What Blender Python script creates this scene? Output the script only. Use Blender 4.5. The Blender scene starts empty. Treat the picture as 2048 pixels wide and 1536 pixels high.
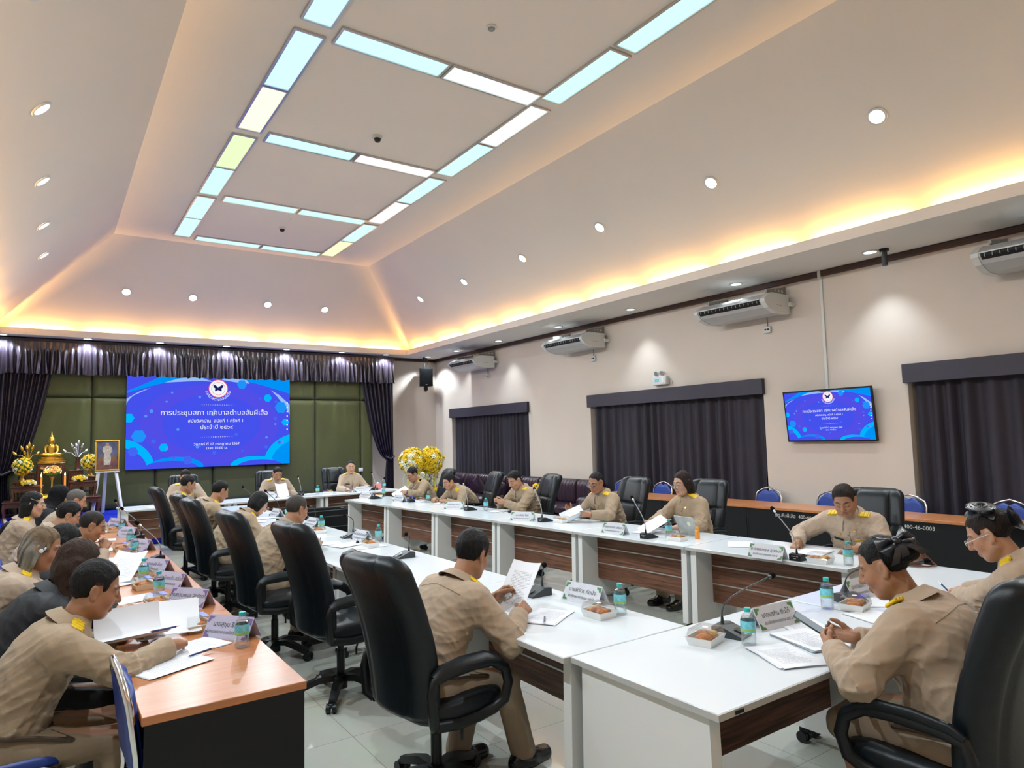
import bpy, math, random, os
import numpy as np
from mathutils import Vector, Matrix, Euler

S = bpy.context.scene
COL = S.collection
PI = math.pi

# ---------------------------------------------------------------- camera
H_CAM = 1.73
YAW, PITCH, ROLL, FPX = 0.606913385, 0.0794533460, -0.0251446813, 1339.25
def _cam():
    cy, sy = math.cos(YAW), math.sin(YAW)
    f = Vector((sy*math.cos(PITCH), cy*math.cos(PITCH), math.sin(PITCH)))
    r = Vector((cy, -sy, 0)); u = r.cross(f)
    cr, sr = math.cos(ROLL), math.sin(ROLL)
    r2 = cr*r + sr*u; u2 = -sr*r + cr*u
    cd = bpy.data.cameras.new('camera')
    cd.sensor_fit = 'HORIZONTAL'; cd.sensor_width = 36.0
    cd.lens = FPX/2048*36.0
    cd.clip_start = .05; cd.clip_end = 100
    co = bpy.data.objects.new('camera', cd); COL.objects.link(co)
    m = Matrix((r2, u2, -f)).transposed().to_4x4(); m.translation = Vector((0, 0, H_CAM))
    co.matrix_world = m
    S.camera = co
_cam()

# ---------------------------------------------------------------- world, exposure
W = bpy.data.worlds.new('world'); S.world = W; W.use_nodes = True
W.node_tree.nodes['Background'].inputs[0].default_value = (.8, .88, 1, 1)
W.node_tree.nodes['Background'].inputs[1].default_value = .3
S.view_settings.view_transform = 'Standard'
try: S.view_settings.look = 'None'
except Exception: pass
S.view_settings.gamma = 1.0
S.view_settings.use_curve_mapping = False
S.view_settings.exposure = 0.36
C_ = S.cycles; C_.adaptive_threshold = .04
C_.max_bounces = 6; C_.diffuse_bounces = 3; C_.glossy_bounces = 3; C_.transmission_bounces = 3; C_.transparent_max_bounces = 10
C_.caustics_reflective = False; C_.caustics_refractive = False
# lamp strengths of the room (watts), set here and used by each lamp's builder below
P_SLOPE, P_SOFFIT, P_COVE, E_PANEL = 176.0, 48.0, 18.0, .95

# ---------------------------------------------------------------- materials
MATS = {}
def mat(name, col, rough=.5, metal=0., spec=.5, noise=None, bump=None, emit=None, coat=0., sheen=0., alpha=None, trans=0.):
    """noise=(scale, amount[, stretch xyz]) colour variation; bump=(scale, strength[, stretch])"""
    if name in MATS: return MATS[name]
    m = bpy.data.materials.new(name); m.use_nodes = True
    nt = m.node_tree; b = nt.nodes['Principled BSDF']
    b.inputs['Base Color'].default_value = (*col, 1)
    b.inputs['Roughness'].default_value = rough; b.inputs['Metallic'].default_value = metal
    b.inputs['Specular IOR Level'].default_value = spec
    if coat: b.inputs['Coat Weight'].default_value = coat; b.inputs['Coat Roughness'].default_value = .1
    if sheen: b.inputs['Sheen Weight'].default_value = sheen
    if trans: b.inputs['Transmission Weight'].default_value = trans
    if alpha is not None: b.inputs['Alpha'].default_value = alpha
    if emit: b.inputs['Emission Color'].default_value = (*emit[0], 1); b.inputs['Emission Strength'].default_value = emit[1]
    tc = None
    def coords(st):
        nonlocal tc
        tc = tc or nt.nodes.new('ShaderNodeTexCoord')
        mp = nt.nodes.new('ShaderNodeMapping'); mp.inputs['Scale'].default_value = st
        nt.links.new(tc.outputs['Object'], mp.inputs['Vector']); return mp.outputs[0]
    if noise:
        st = noise[2] if len(noise) > 2 else (1, 1, 1)
        n = nt.nodes.new('ShaderNodeTexNoise'); n.inputs['Scale'].default_value = noise[0]; n.inputs['Detail'].default_value = 5
        nt.links.new(coords(st), n.inputs['Vector'])
        r = nt.nodes.new('ShaderNodeValToRGB'); a = noise[1]
        r.color_ramp.elements[0].position = .3; r.color_ramp.elements[1].position = .7
        r.color_ramp.elements[0].color = (*[c*(1-a) for c in col], 1)
        r.color_ramp.elements[1].color = (*[min(1, c*(1+a)) for c in col], 1)
        nt.links.new(n.outputs['Fac'], r.inputs[0]); nt.links.new(r.outputs[0], b.inputs['Base Color'])
    if bump:
        st = bump[2] if len(bump) > 2 else (1, 1, 1)
        n = nt.nodes.new('ShaderNodeTexNoise'); n.inputs['Scale'].default_value = bump[0]; n.inputs['Detail'].default_value = 4
        nt.links.new(coords(st), n.inputs['Vector'])
        bp = nt.nodes.new('ShaderNodeBump'); bp.inputs['Strength'].default_value = bump[1]; bp.inputs['Distance'].default_value = .01
        nt.links.new(n.outputs['Fac'], bp.inputs['Height']); nt.links.new(bp.outputs[0], b.inputs['Normal'])
    MATS[name] = m
    return m
def emis(name, col, strength=1.):
    if name in MATS: return MATS[name]
    m = bpy.data.materials.new(name); m.use_nodes = True; nt = m.node_tree
    nt.nodes.remove(nt.nodes['Principled BSDF'])
    e = nt.nodes.new('ShaderNodeEmission'); e.inputs[0].default_value = (*col, 1); e.inputs[1].default_value = strength
    nt.links.new(e.outputs[0], nt.nodes['Material Output'].inputs[0]); MATS[name] = m; return m
def clear(name, tint=(1, 1, 1), gloss=.12, rough=.05):
    """thin clear plastic: mostly see-through with a glossy skin"""
    if name in MATS: return MATS[name]
    m = bpy.data.materials.new(name); m.use_nodes = True; nt = m.node_tree
    nt.nodes.remove(nt.nodes['Principled BSDF'])
    t = nt.nodes.new('ShaderNodeBsdfTransparent'); t.inputs[0].default_value = (*tint, 1)
    g = nt.nodes.new('ShaderNodeBsdfGlossy'); g.inputs['Roughness'].default_value = rough
    lw = nt.nodes.new('ShaderNodeLayerWeight'); lw.inputs[0].default_value = .35
    ma = nt.nodes.new('ShaderNodeMath'); ma.operation = 'MULTIPLY_ADD'; ma.inputs[1].default_value = .55 if gloss > .03 else .18; ma.inputs[2].default_value = gloss
    mx = nt.nodes.new('ShaderNodeMixShader')
    nt.links.new(lw.outputs['Facing'], ma.inputs[0]); nt.links.new(ma.outputs[0], mx.inputs[0])
    nt.links.new(t.outputs[0], mx.inputs[1]); nt.links.new(g.outputs[0], mx.inputs[2])
    nt.links.new(mx.outputs[0], nt.nodes['Material Output'].inputs[0]); MATS[name] = m; return m

def tile_mat():
    m = mat('floor_tiles', (.60, .60, .53), .13, spec=.5); nt = m.node_tree; b = nt.nodes['Principled BSDF']
    tc = nt.nodes.new('ShaderNodeTexCoord'); mp = nt.nodes.new('ShaderNodeMapping')
    mp.inputs['Location'].default_value = (-.32, -.38, 0)
    br = nt.nodes.new('ShaderNodeTexBrick'); br.offset = 0; br.squash = 1
    br.inputs['Scale'].default_value = 1; br.inputs['Brick Width'].default_value = .6; br.inputs['Row Height'].default_value = .59
    br.inputs['Mortar Size'].default_value = .0025; br.inputs['Mortar Smooth'].default_value = .2
    br.inputs['Color1'].default_value = (.56, .57, .50, 1); br.inputs['Color2'].default_value = (.62, .62, .55, 1)
    br.inputs['Mortar'].default_value = (.36, .34, .27, 1)
    n = nt.nodes.new('ShaderNodeTexNoise'); n.inputs['Scale'].default_value = 1.6; n.inputs['Detail'].default_value = 6
    mx = nt.nodes.new('ShaderNodeMix'); mx.data_type = 'RGBA'; mx.blend_type = 'MULTIPLY'; mx.inputs[0].default_value = .25
    nt.links.new(tc.outputs['Object'], mp.inputs[0]); nt.links.new(mp.outputs[0], br.inputs['Vector'])
    nt.links.new(tc.outputs['Object'], n.inputs['Vector'])
    nt.links.new(br.outputs['Color'], mx.inputs[6]); nt.links.new(n.outputs['Color'], mx.inputs[7])
    nt.links.new(mx.outputs[2], b.inputs['Base Color'])
    return m
def grain_mat(name, c1, c2, axis=0, scale=1.0, rough=.4, coat=0.):
    """wood grain running along one axis"""
    m = mat(name, c1, rough, coat=coat); nt = m.node_tree; b = nt.nodes['Principled BSDF']
    tc = nt.nodes.new('ShaderNodeTexCoord'); mp = nt.nodes.new('ShaderNodeMapping')
    st = [26*scale]*3; st[axis] = 1.1*scale; mp.inputs['Scale'].default_value = st
    n = nt.nodes.new('ShaderNodeTexNoise'); n.inputs['Scale'].default_value = 1.6; n.inputs['Detail'].default_value = 7; n.inputs['Roughness'].default_value = .6
    r = nt.nodes.new('ShaderNodeValToRGB'); r.color_ramp.elements[0].position = .36; r.color_ramp.elements[1].position = .64
    r.color_ramp.elements[0].color = (*c1, 1); r.color_ramp.elements[1].color = (*c2, 1)
    nt.links.new(tc.outputs['Object'], mp.inputs[0]); nt.links.new(mp.outputs[0], n.inputs['Vector'])
    nt.links.new(n.outputs['Fac'], r.inputs[0]); nt.links.new(r.outputs[0], b.inputs['Base Color'])
    return m
def vcol_mat(name, rough=.5, spec=.4, sss=0., bump=None):
    m = mat(name, (1, 1, 1), rough, spec=spec, bump=bump); nt = m.node_tree; b = nt.nodes['Principled BSDF']
    a = nt.nodes.new('ShaderNodeVertexColor'); a.layer_name = 'Col'
    nt.links.new(a.outputs[0], b.inputs['Base Color'])
    if sss: b.inputs['Subsurface Weight'].default_value = sss; b.inputs['Subsurface Radius'].default_value = (.01, .004, .002)
    return m
def print_mat():
    """white paper with rows of small dark print (object x = along the lines, y = down the page)"""
    m = mat('printed_paper', (.86, .87, .9), .6, spec=.25); nt = m.node_tree; b = nt.nodes['Principled BSDF']
    tc = nt.nodes.new('ShaderNodeTexCoord'); sp = nt.nodes.new('ShaderNodeSeparateXYZ'); nt.links.new(tc.outputs['Object'], sp.inputs[0])
    def M(op, a, b_=None, c=None):
        n = nt.nodes.new('ShaderNodeMath'); n.operation = op
        for i, v in enumerate((a, b_, c)):
            if v is None: continue
            if isinstance(v, (int, float)): n.inputs[i].default_value = v
            else: nt.links.new(v, n.inputs[i])
        return n.outputs[0]
    x, y = sp.outputs[0], sp.outputs[1]
    rowf = M('MULTIPLY', y, 1/.0085); row = M('FLOOR', rowf); fr = M('FRACT', rowf)
    line = M('LESS_THAN', fr, .42)
    wn = nt.nodes.new('ShaderNodeTexWhiteNoise'); wn.noise_dimensions = '1D'; nt.links.new(row, wn.inputs['W'])
    endx = M('MULTIPLY_ADD', wn.outputs[0], .05, .035)
    inx = M('MULTIPLY', M('LESS_THAN', x, endx), M('GREATER_THAN', x, -.075))
    iny = M('LESS_THAN', M('ABSOLUTE', M('ADD', y, .01)), .098)
    n = nt.nodes.new('ShaderNodeTexNoise'); n.inputs['Scale'].default_value = 260; nt.links.new(tc.outputs['Object'], n.inputs['Vector'])
    gl = M('GREATER_THAN', n.outputs['Fac'], .46)
    f = M('MULTIPLY', M('MULTIPLY', line, gl), M('MULTIPLY', inx, iny)); f = M('MULTIPLY', f, .62)
    mx = nt.nodes.new('ShaderNodeMix'); mx.data_type = 'RGBA'
    mx.inputs[6].default_value = (.84, .85, .89, 1); mx.inputs[7].default_value = (.12, .12, .14, 1)
    nt.links.new(f, mx.inputs[0]); nt.links.new(mx.outputs[2], b.inputs['Base Color'])
    return m

M = dict(
    wall=mat('wall_paint', (.68, .59, .515), .75, spec=.2, noise=(.7, .03), bump=(60, .03)),
    ceil=mat('ceiling_paint', (.79, .725, .66), .8, spec=.15, noise=(.5, .025)),
    tiles=tile_mat(),
    cornice=mat('dark_cornice', (.045, .02, .016), .4),
    white=mat('white_laminate', (.80, .845, .88), .16, spec=.45),
    whiteleg=mat('white_board', (.76, .76, .745), .4),
    edge=mat('grey_edge', (.50, .49, .47), .45),
    walnut=grain_mat('walnut_panel', (.068, .026, .013), (.225, .092, .050), 0, 1.3, .42),
    orange=grain_mat('cherry_laminate', (.44, .165, .06), (.53, .21, .085), 1, .7, .28),
    black=mat('black_board', (.006, .006, .007), .45, spec=.3),
    alu=mat('aluminium', (.62, .60, .57), .3, .85),
    chrome=mat('chrome', (.8, .8, .82), .12, 1.),
    leather=mat('black_leather', (.0055, .0085, .0115), .40, spec=.38, bump=(140, .08)),
    plastic=mat('black_plastic', (.007, .008, .009), .40, spec=.4),
    dark=mat('dark_grey_plastic', (.035, .042, .045), .42),
    foam=mat('black_foam', (.006, .006, .007), .95, spec=.1, bump=(400, .5)),
    blue=mat('blue_vinyl', (.012, .045, .27), .38, bump=(60, .06)),
    carpet=mat('blue_carpet', (.012, .022, .30), .95, spec=.05, bump=(300, .4)),
    green=mat('olive_padding', (.066, .072, .014), .55, sheen=.2, noise=(1.2, .12), bump=(6, .12)),
    curtain=mat('dusky_curtain', (.030, .024, .036), .62, spec=.35, sheen=.08, noise=(3, .1, (1, 1, .1))),
    satin=mat('satin_curtain', (.034, .026, .040), .27, .2, spec=.9, bump=(14, .25, (1, 1, .3))),
    pelmet=mat('purple_pelmet', (.034, .029, .048), .55, noise=(2, .08)),
    sofa=mat('plum_leather', (.028, .010, .022), .32, spec=.6, bump=(18, .35)),
    acw=mat('off_white_plastic', (.66, .65, .62), .4),
    grey=mat('grey_plastic', (.3, .3, .3), .5),
    rose=mat('rosewood', (.085, .024, .012), .3, noise=(9, .35, (1, 1, .2)), coat=.3),
    gold=mat('gold_leaf', (.75, .46, .07), .28, .9),
    goldp=mat('gold_frame', (.55, .32, .06), .38, .7, bump=(90, .5)),
    silver=mat('silver_petal', (.6, .6, .62), .3, .9),
    yellow=mat('yellow_petal', (.85, .55, .01), .6, noise=(30, .25)),
    cream=mat('cream_petal', (.82, .80, .62), .6, noise=(30, .1)),
    pink=mat('pink_petal', (.75, .42, .48), .6, noise=(30, .3)),
    peach=mat('peach_petal', (.80, .42, .12), .6, noise=(30, .2)),
    leaf=mat('green_leaf', (.05, .14, .02), .5),
    paper=mat('plain_paper', (.84, .85, .88), .6, spec=.25),
    print=print_mat(),
    teal=mat('teal_cap', (.02, .45, .42), .4),
    clear=clear('clear_plastic', (.97, .985, .99), .05),
    acryl=clear('clear_acrylic', (.99, .995, 1.0), .02, .03),
    water=clear('water', (.93, .97, .98), .06),
    label=mat('bottle_label', (.16, .55, .66), .35, noise=(45, .35)),
    lime=mat('label_green', (.32, .55, .12), .4),
    tray=mat('white_tray', (.80, .79, .76), .45),
    woodtray=mat('pale_tray', (.74, .62, .44), .5),
    sweet=mat('orange_sweets', (.50, .15, .02), .4, noise=(60, .3), bump=(70, .5)),
    sweet2=mat('golden_sweets', (.62, .33, .06), .45, noise=(60, .3), bump=(70, .5)),
    trigreen=mat('green_print', (.09, .25, .08), .5),
    tripurple=mat('purple_print', (.22, .13, .36), .5),
    cardp=mat('lilac_card', (.60, .56, .72), .5),
    cardw=mat('white_card', (.80, .80, .84), .5),
    ink=mat('black_ink', (.03, .03, .035), .6),
    chalk=mat('chalk', (.55, .55, .52), .9),
    khaki=mat('khaki_cloth', (.365, .255, .158), .72, spec=.25, sheen=.15, noise=(4, .06), bump=(26, .22)),
    khaki2=mat('khaki_trouser_cloth', (.31, .215, .130), .75, spec=.25, noise=(4, .07), bump=(24, .25)),
    suit=mat('black_suit_cloth', (.014, .015, .018), .7, bump=(24, .2)),
    shoe=mat('black_shoe_leather', (.008, .007, .007), .25, coat=.3),
    epau=mat('yellow_braid', (.80, .52, .0), .5, bump=(120, .5)),
    brass=mat('brass_pin', (.75, .48, .10), .3, .9),
    brownbag=mat('brown_leather', (.15, .055, .025), .38, bump=(50, .3)),
    screenoff=mat('black_glass', (.004, .004, .005), .08),
)
# ---------------------------------------------------------------- mesh helpers
def link_mesh(name, me, mats, parent=None):
    for m in (mats if isinstance(mats, (list, tuple)) else [mats]): me.materials.append(m)
    o = bpy.data.objects.new(name, me); COL.objects.link(o)
    if parent is not None: o.parent = parent
    return o
class MB:
    def __init__(s): s.v = []; s.f = []; s.m = []; s.mi = 0
    def add(s, vs, fs, T=None):
        b = len(s.v)
        s.v += [tuple(T @ Vector(p)) for p in vs] if T is not None else [tuple(p) for p in vs]
        s.f += [tuple(i+b for i in f) for f in fs]; s.m += [s.mi]*len(fs); return s
    def box(s, x0, x1, y0, y1, z0, z1, bev=0., T=None):
        if bev <= 0:
            vs = [(x, y, z) for z in (z0, z1) for y in (y0, y1) for x in (x0, x1)]
            return s.add(vs, [(0, 2, 3, 1), (4, 5, 7, 6), (0, 1, 5, 4), (2, 6, 7, 3), (0, 4, 6, 2), (1, 3, 7, 5)], T)
        c = ((x0+x1)/2, (y0+y1)/2, (z0+z1)/2); h = (abs(x1-x0)/2, abs(y1-y0)/2, abs(z1-z0)/2); bev = min(bev, *[q*.98 for q in h])
        vs = []; idx = {}
        for sx in (-1, 1):
            for sy in (-1, 1):
                for sz in (-1, 1):
                    for a in range(3):
                        p = [h[0]-bev, h[1]-bev, h[2]-bev]; p[a] += bev
                        idx[(sx, sy, sz, a)] = len(vs)
                        vs.append((c[0]+sx*p[0], c[1]+sy*p[1], c[2]+sz*p[2]))
        fs = []
        def quad(k, flip): fs.append(tuple(reversed(k)) if flip else tuple(k))
        for a in range(3):
            b_, c_ = (a+1) % 3, (a+2) % 3
            for sg in (-1, 1):
                k = []
                for (p, q) in ((-1, -1), (1, -1), (1, 1), (-1, 1)):
                    t = [0, 0, 0]; t[a] = sg; t[b_] = p; t[c_] = q; k.append(idx[(*t, a)])
                quad(k, sg < 0)
            for p in (-1, 1):
                for q in (-1, 1):
                    t0 = [0, 0, 0]; t0[b_] = p; t0[c_] = q; t0[a] = -1; t1 = list(t0); t1[a] = 1
                    quad([idx[(*t0, b_)], idx[(*t1, b_)], idx[(*t1, c_)], idx[(*t0, c_)]], p*q > 0)
        for sx in (-1, 1):
            for sy in (-1, 1):
                for sz in (-1, 1):
                    quad([idx[(sx, sy, sz, a)] for a in range(3)], sx*sy*sz < 0)
        return s.add(vs, fs, T)
    def cyl(s, a, b, r0, r1=None, n=12, caps=True, T=None):
        r1 = r0 if r1 is None else r1; a = Vector(a); b = Vector(b); d = (b-a).normalized()
        u = d.orthogonal().normalized(); w = d.cross(u); vs = []
        for p, r in ((a, r0), (b, r1)):
            for i in range(n):
                t = 2*PI*i/n; vs.append(p+u*(r*math.cos(t))+w*(r*math.sin(t)))
        fs = [(i, (i+1) % n, n+(i+1) % n, n+i) for i in range(n)]
        if caps: fs += [tuple(range(n-1, -1, -1)), tuple(range(n, 2*n))]
        return s.add(vs, fs, T)
    def tube(s, pts, r, n=8, closed=False, T=None, flat=1.):
        """flat<1 squashes the section along its second axis"""
        P = [Vector(p) for p in pts]; N = len(P); R = r if isinstance(r, (list, tuple)) else [r]*N
        vs = []; prev = None
        for i in range(N):
            if closed: d = P[(i+1) % N]-P[i-1]
            else: d = P[min(i+1, N-1)]-P[max(i-1, 0)]
            d.normalize()
            u = (prev - d*prev.dot(d)) if prev is not None else d.orthogonal()
            if u.length < 1e-6: u = d.orthogonal()
            u.normalize(); prev = u; w = d.cross(u)
            for k in range(n):
                t = 2*PI*k/n; vs.append(P[i]+u*(R[i]*math.cos(t))+w*(R[i]*flat*math.sin(t)))
        fs = []
        for i in range(N if closed else N-1):
            j = (i+1) % N
            fs += [(i*n+k, i*n+(k+1) % n, j*n+(k+1) % n, j*n+k) for k in range(n)]
        if not closed: fs += [tuple(range(n-1, -1, -1)), tuple(range((N-1)*n, N*n))]
        return s.add(vs, fs, T)
    def lathe(s, prof, o=(0, 0, 0), n=16, T=None, sx=1., sy=1., caps=True):
        """prof: list of (r, z); closed at the ends when r==0"""
        vs = []; fs = []; rings = []
        for r, z in prof:
            if r <= 1e-6: rings.append([len(vs)]); vs.append((o[0], o[1], o[2]+z))
            else:
                rings.append(list(range(len(vs), len(vs)+n)))
                vs += [(o[0]+sx*r*math.cos(2*PI*i/n), o[1]+sy*r*math.sin(2*PI*i/n), o[2]+z) for i in range(n)]
        for A, B in zip(rings, rings[1:]):
            if len(A) == 1 and len(B) == 1: continue
            for i in range(n):
                j = (i+1) % n
                if len(A) == 1: fs.append((A[0], B[j], B[i]))
                elif len(B) == 1: fs.append((A[i], A[j], B[0]))
                else: fs.append((A[i], A[j], B[j], B[i]))
        if prof[0] == prof[-1]: caps = False
        if caps and len(rings[0]) > 1: fs.append(tuple(reversed(rings[0])))
        if caps and len(rings[-1]) > 1: fs.append(tuple(rings[-1]))
        return s.add(vs, fs, T)
    def prism(s, poly, z0, z1, T=None):
        n = len(poly); vs = [(x, y, z0) for x, y in poly]+[(x, y, z1) for x, y in poly]
        fs = [tuple(range(n-1, -1, -1)), tuple(range(n, 2*n))]+[(i, (i+1) % n, n+(i+1) % n, n+i) for i in range(n)]
        return s.add(vs, fs, T)
    def face(s, pts, T=None): return s.add(pts, [tuple(range(len(pts)))], T)
    def grid(s, nu, nv, fn, T=None, closeu=False):
        vs = [fn(i/(nu if closeu else nu-1), j/(nv-1)) for j in range(nv) for i in range(nu)]
        fs = []
        for j in range(nv-1):
            for i in range(nu if closeu else nu-1):
                k = (i+1) % nu; fs.append((j*nu+i, j*nu+k, (j+1)*nu+k, (j+1)*nu+i))
        return s.add(vs, fs, T)
    def ball(s, c, r, n=10, m=6, T=None):
        r = r if isinstance(r, (list, tuple)) else (r, r, r)
        prof = [(math.sin(PI*i/m), -math.cos(PI*i/m)) for i in range(m+1)]
        vs = []; b = MB(); b.lathe(prof, n=n)
        return s.add([(c[0]+p[0]*r[0], c[1]+p[1]*r[1], c[2]+p[2]*r[2]) for p in b.v], b.f, T)
    def build(s, name, mats, parent=None, smooth=True, ang=38):
        me = bpy.data.meshes.new(name); me.from_pydata(s.v, [], s.f)
        if isinstance(mats, (list, tuple)) and len(mats) > 1: me.polygons.foreach_set('material_index', s.m)
        if smooth and len(me.polygons):
            me.polygons.foreach_set('use_smooth', [True]*len(me.polygons)); me.set_sharp_from_angle(angle=math.radians(ang))
        me.update()
        return link_mesh(name, me, mats, parent)
def tag(o, label, cat, group=None):
    o['label'] = label; o['category'] = cat
    if group: o['group'] = group
    return o
def thing(name, label, cat, loc=(0, 0, 0), rz=0., group=None, rot=None):
    o = bpy.data.objects.new(name, None); COL.objects.link(o); o.empty_display_size = .1
    o.location = loc; o.rotation_euler = rot if rot is not None else (0, 0, rz)
    return tag(o, label, cat, group)
def struct(o): o['kind'] = 'structure'; return o
KIDS = {}
def kids(o):
    return [c for c in COL.objects if c.parent == o]
def dup(root, label, loc, rz=0., group=None, rot=None):
    ch = KIDS.get(root.name)
    if ch is None:
        ch = [(c, kids(c)) for c in kids(root)]; KIDS[root.name] = ch
    r = root.copy(); COL.objects.link(r); r.location = loc; r.rotation_euler = rot if rot is not None else (0, 0, rz)
    r['label'] = label
    if group: r['group'] = group
    for c, gs in ch:
        d = c.copy(); COL.objects.link(d); d.parent = r
        for g in gs:
            e = g.copy(); COL.objects.link(e); e.parent = d
    return r
class Proto:
    """build the first one where it stands, copy the rest"""
    def __init__(s, fn): s.fn = fn; s.o = None
    def __call__(s, label, loc, rz=0., group=None, rot=None):
        if s.o is None:
            s.o = s.fn(); o = s.o; o.location = loc; o.rotation_euler = rot if rot is not None else (0, 0, rz); o['label'] = label
            if group: o['group'] = group
            return o
        return dup(s.o, label, loc, rz, group, rot)
def RX(a): return Matrix.Rotation(a, 4, 'X')
def RY(a): return Matrix.Rotation(a, 4, 'Y')
def RZ(a): return Matrix.Rotation(a, 4, 'Z')
def TR(x, y, z): return Matrix.Translation((x, y, z))
def text_obj(name, body, size, m, parent=None, T=None, shear=0., sx=1., extrude=0., align='CENTER'):
    cu = bpy.data.curves.new('t', 'FONT'); cu.body = body; cu.size = size; cu.align_x = align; cu.align_y = 'CENTER'
    cu.extrude = extrude; cu.shear = shear; cu.resolution_u = 2
    to = bpy.data.objects.new('t', cu); COL.objects.link(to)
    dg = bpy.context.evaluated_depsgraph_get()
    me = bpy.data.meshes.new_from_object(to.evaluated_get(dg))
    bpy.data.objects.remove(to); bpy.data.curves.remove(cu)
    X = Matrix.Diagonal((sx, 1, 1, 1))
    me.transform((T @ X) if T is not None else X)
    me.materials.clear()
    return link_mesh(name, me, m, parent)
rnd = random.Random(5)
ORD = ['first', 'second', 'third', 'fourth', 'fifth', 'sixth', 'seventh', 'eighth', 'ninth', 'tenth', 'eleventh', 'twelfth', 'thirteenth']
# ---------------------------------------------------------------- room shell
XL, XR, YN, YB = -1.95, 8.8, -3.0, 16.4
ZS, ZT, ZF = 3.93, 4.06, 5.7                  # soffit, top of the cove lip, flat ceiling
FX0, FX1, FY0, FY1 = -.78, 7.63, -2.35, 15.75  # cove lip
CX0, CX1, CY0, CY1 = .93, 5.93, -.65, 14.2     # flat ceiling
struct(MB().box(XL, XR, YN, YB, -.1, 0).build('floor', M['tiles'], smooth=False))
struct(MB().box(XL-.2, XL, YN, YB, 0, ZS).build('wall_left', M['wall'], smooth=False))
struct(MB().box(XL-.2, XR+.3, YN-.2, YN, 0, ZS).build('wall_near', M['wall'], smooth=False))
struct(MB().box(XL-.2, XR+.3, YB, YB+.2, 0, ZS).build('wall_back', M['wall'], smooth=False))
WINS = [(12.05, 15.50), (6.08, 9.98), (.30, 4.03)]
WZ0, WZ1 = .35, 2.50
mb = MB(); y = YN
for a, b in sorted(WINS):
    mb.box(XR, XR+.3, y, a, 0, ZS); mb.box(XR, XR+.3, a, b, 0, WZ0); mb.box(XR, XR+.3, a, b, WZ1, ZS); y = b
mb.box(XR, XR+.3, y, YB, 0, ZS)
struct(mb.build('wall_right', M['wall'], smooth=False))
for i, (a, b) in enumerate(WINS):
    w = MB()
    n = 4
    for k in range(n+1):
        yy = a+.03+(b-a-.06)*k/n; w.box(XR+.24, XR+.285, yy-.03, yy+.03, WZ0, WZ1)
    for z in (WZ0+.03, WZ1-.03): w.box(XR+.24, XR+.285, a, b, z-.03, z+.03)
    wo = struct(w.build('window_%d' % (i+1), M['acw'], smooth=False))
    MB().box(XR+.26, XR+.27, a, b, WZ0, WZ1).build('glass_pane', M['screenoff'], wo, smooth=False)
# raised ceiling: soffit ring, lip, cove floor, slopes, flat
def ring(mb, A, B, za, zb):
    (a0, a1, c0, c1), (b0, b1, d0, d1) = A, B
    P = [(a0, c0, za), (a1, c0, za), (a1, c1, za), (a0, c1, za)]; Q = [(b0, d0, zb), (b1, d0, zb), (b1, d1, zb), (b0, d1, zb)]
    mb.add(P+Q, [(i, (i+1) % 4, 4+(i+1) % 4, 4+i) for i in range(4)])
def grow(d): return (FX0-d, FX1+d, FY0-d, FY1+d)
mb = MB()
ring(mb, (XL-.2, XR+.3, YN-.2, YB+.2), grow(0), ZS, ZS); ring(mb, grow(0), grow(0), ZS, ZT); ring(mb, grow(0), grow(.04), ZT, ZT)
ring(mb, grow(.04), grow(.04), ZT, ZS+.03); ring(mb, grow(.04), grow(.24), ZS+.03, ZS+.03)
ring(mb, grow(.24), (CX0, CX1, CY0, CY1), ZS+.03, ZF)
mb.face([(CX0, CY0, ZF), (CX1, CY0, ZF), (CX1, CY1, ZF), (CX0, CY1, ZF)])
ce = struct(mb.build('ceiling', M['ceil'], smooth=False))
# dark cornice under the soffit
def cornice(name, x0, x1, y0, y1):
    m = MB(); m.box(x0, x1, y0, y1, ZS-.085, ZS-.001, .012)
    struct(m.build(name, M['cornice']))
cornice('trim_1', XR-.05, XR, YN, YB); cornice('trim_2', XL, XR-.05, YB-.05, YB); cornice('trim_3', XL, XL+.05, YN, YB-.05)
# warm lamps lying in the cove, behind the lip
def cove(x, y, along, L):
    ld = bpy.data.lights.new('cove_lamp', 'AREA'); ld.shape = 'RECTANGLE'; ld.size = L; ld.size_y = .06
    ld.color = (1., .53, .13); ld.energy = P_COVE*L
    o = bpy.data.objects.new('cove_lamp', ld); COL.objects.link(o); o.location = (x, y, ZS+.05)
    o.rotation_euler = (PI, 0, 0 if along == 'x' else PI/2)
n = 13
for i in range(n):
    yy = FY0+.1+(FY1-FY0-.2)*(i+.5)/n
    cove(FX1+.13, yy, 'y', 1.12); cove(FX0-.13, yy, 'y', 1.12)
for i in range(7):
    xx = FX0+.05+(FX1-FX0-.1)*(i+.5)/7
    cove(xx, FY1+.13, 'x', .98); cove(xx, FY0-.13, 'x', .98)

# ---------------------------------------------------------------- ceiling light panels
PCOL = dict(a=(.60, 1.06, 1.16), b=(.86, 1.02, 1.08), w=(1.0, .98, 1.0), y=(1.0, 1.0, .55), g=(.72, 1.05, .50), m=(.58, 1.08, .92), c=(.96, 1.02, .72))
def panel(x, y, along, L, key, label):
    t = thing('ceiling_light', label, 'ceiling light', (x, y, ZF), 0 if along == 'x' else PI/2, 'ceiling light panels')
    f = MB(); h, w, r = L/2, .155, .024
    for a in ((-h, h, -w, -w+r), (-h, h, w-r, w), (-h, -h+r, -w+r, w-r), (h-r, h, -w+r, w-r)): f.box(*a, -.022, .0)
    f.build('frame', M['alu'], t, smooth=False)
    MB().box(-h+r, h-r, -w+r, w-r, -.010, -.004).build('diffuser', emis('panel_glow_'+key, PCOL[key], E_PANEL), t, smooth=False)
rows = [6.06, 8.66, 11.26, 13.72]
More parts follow.
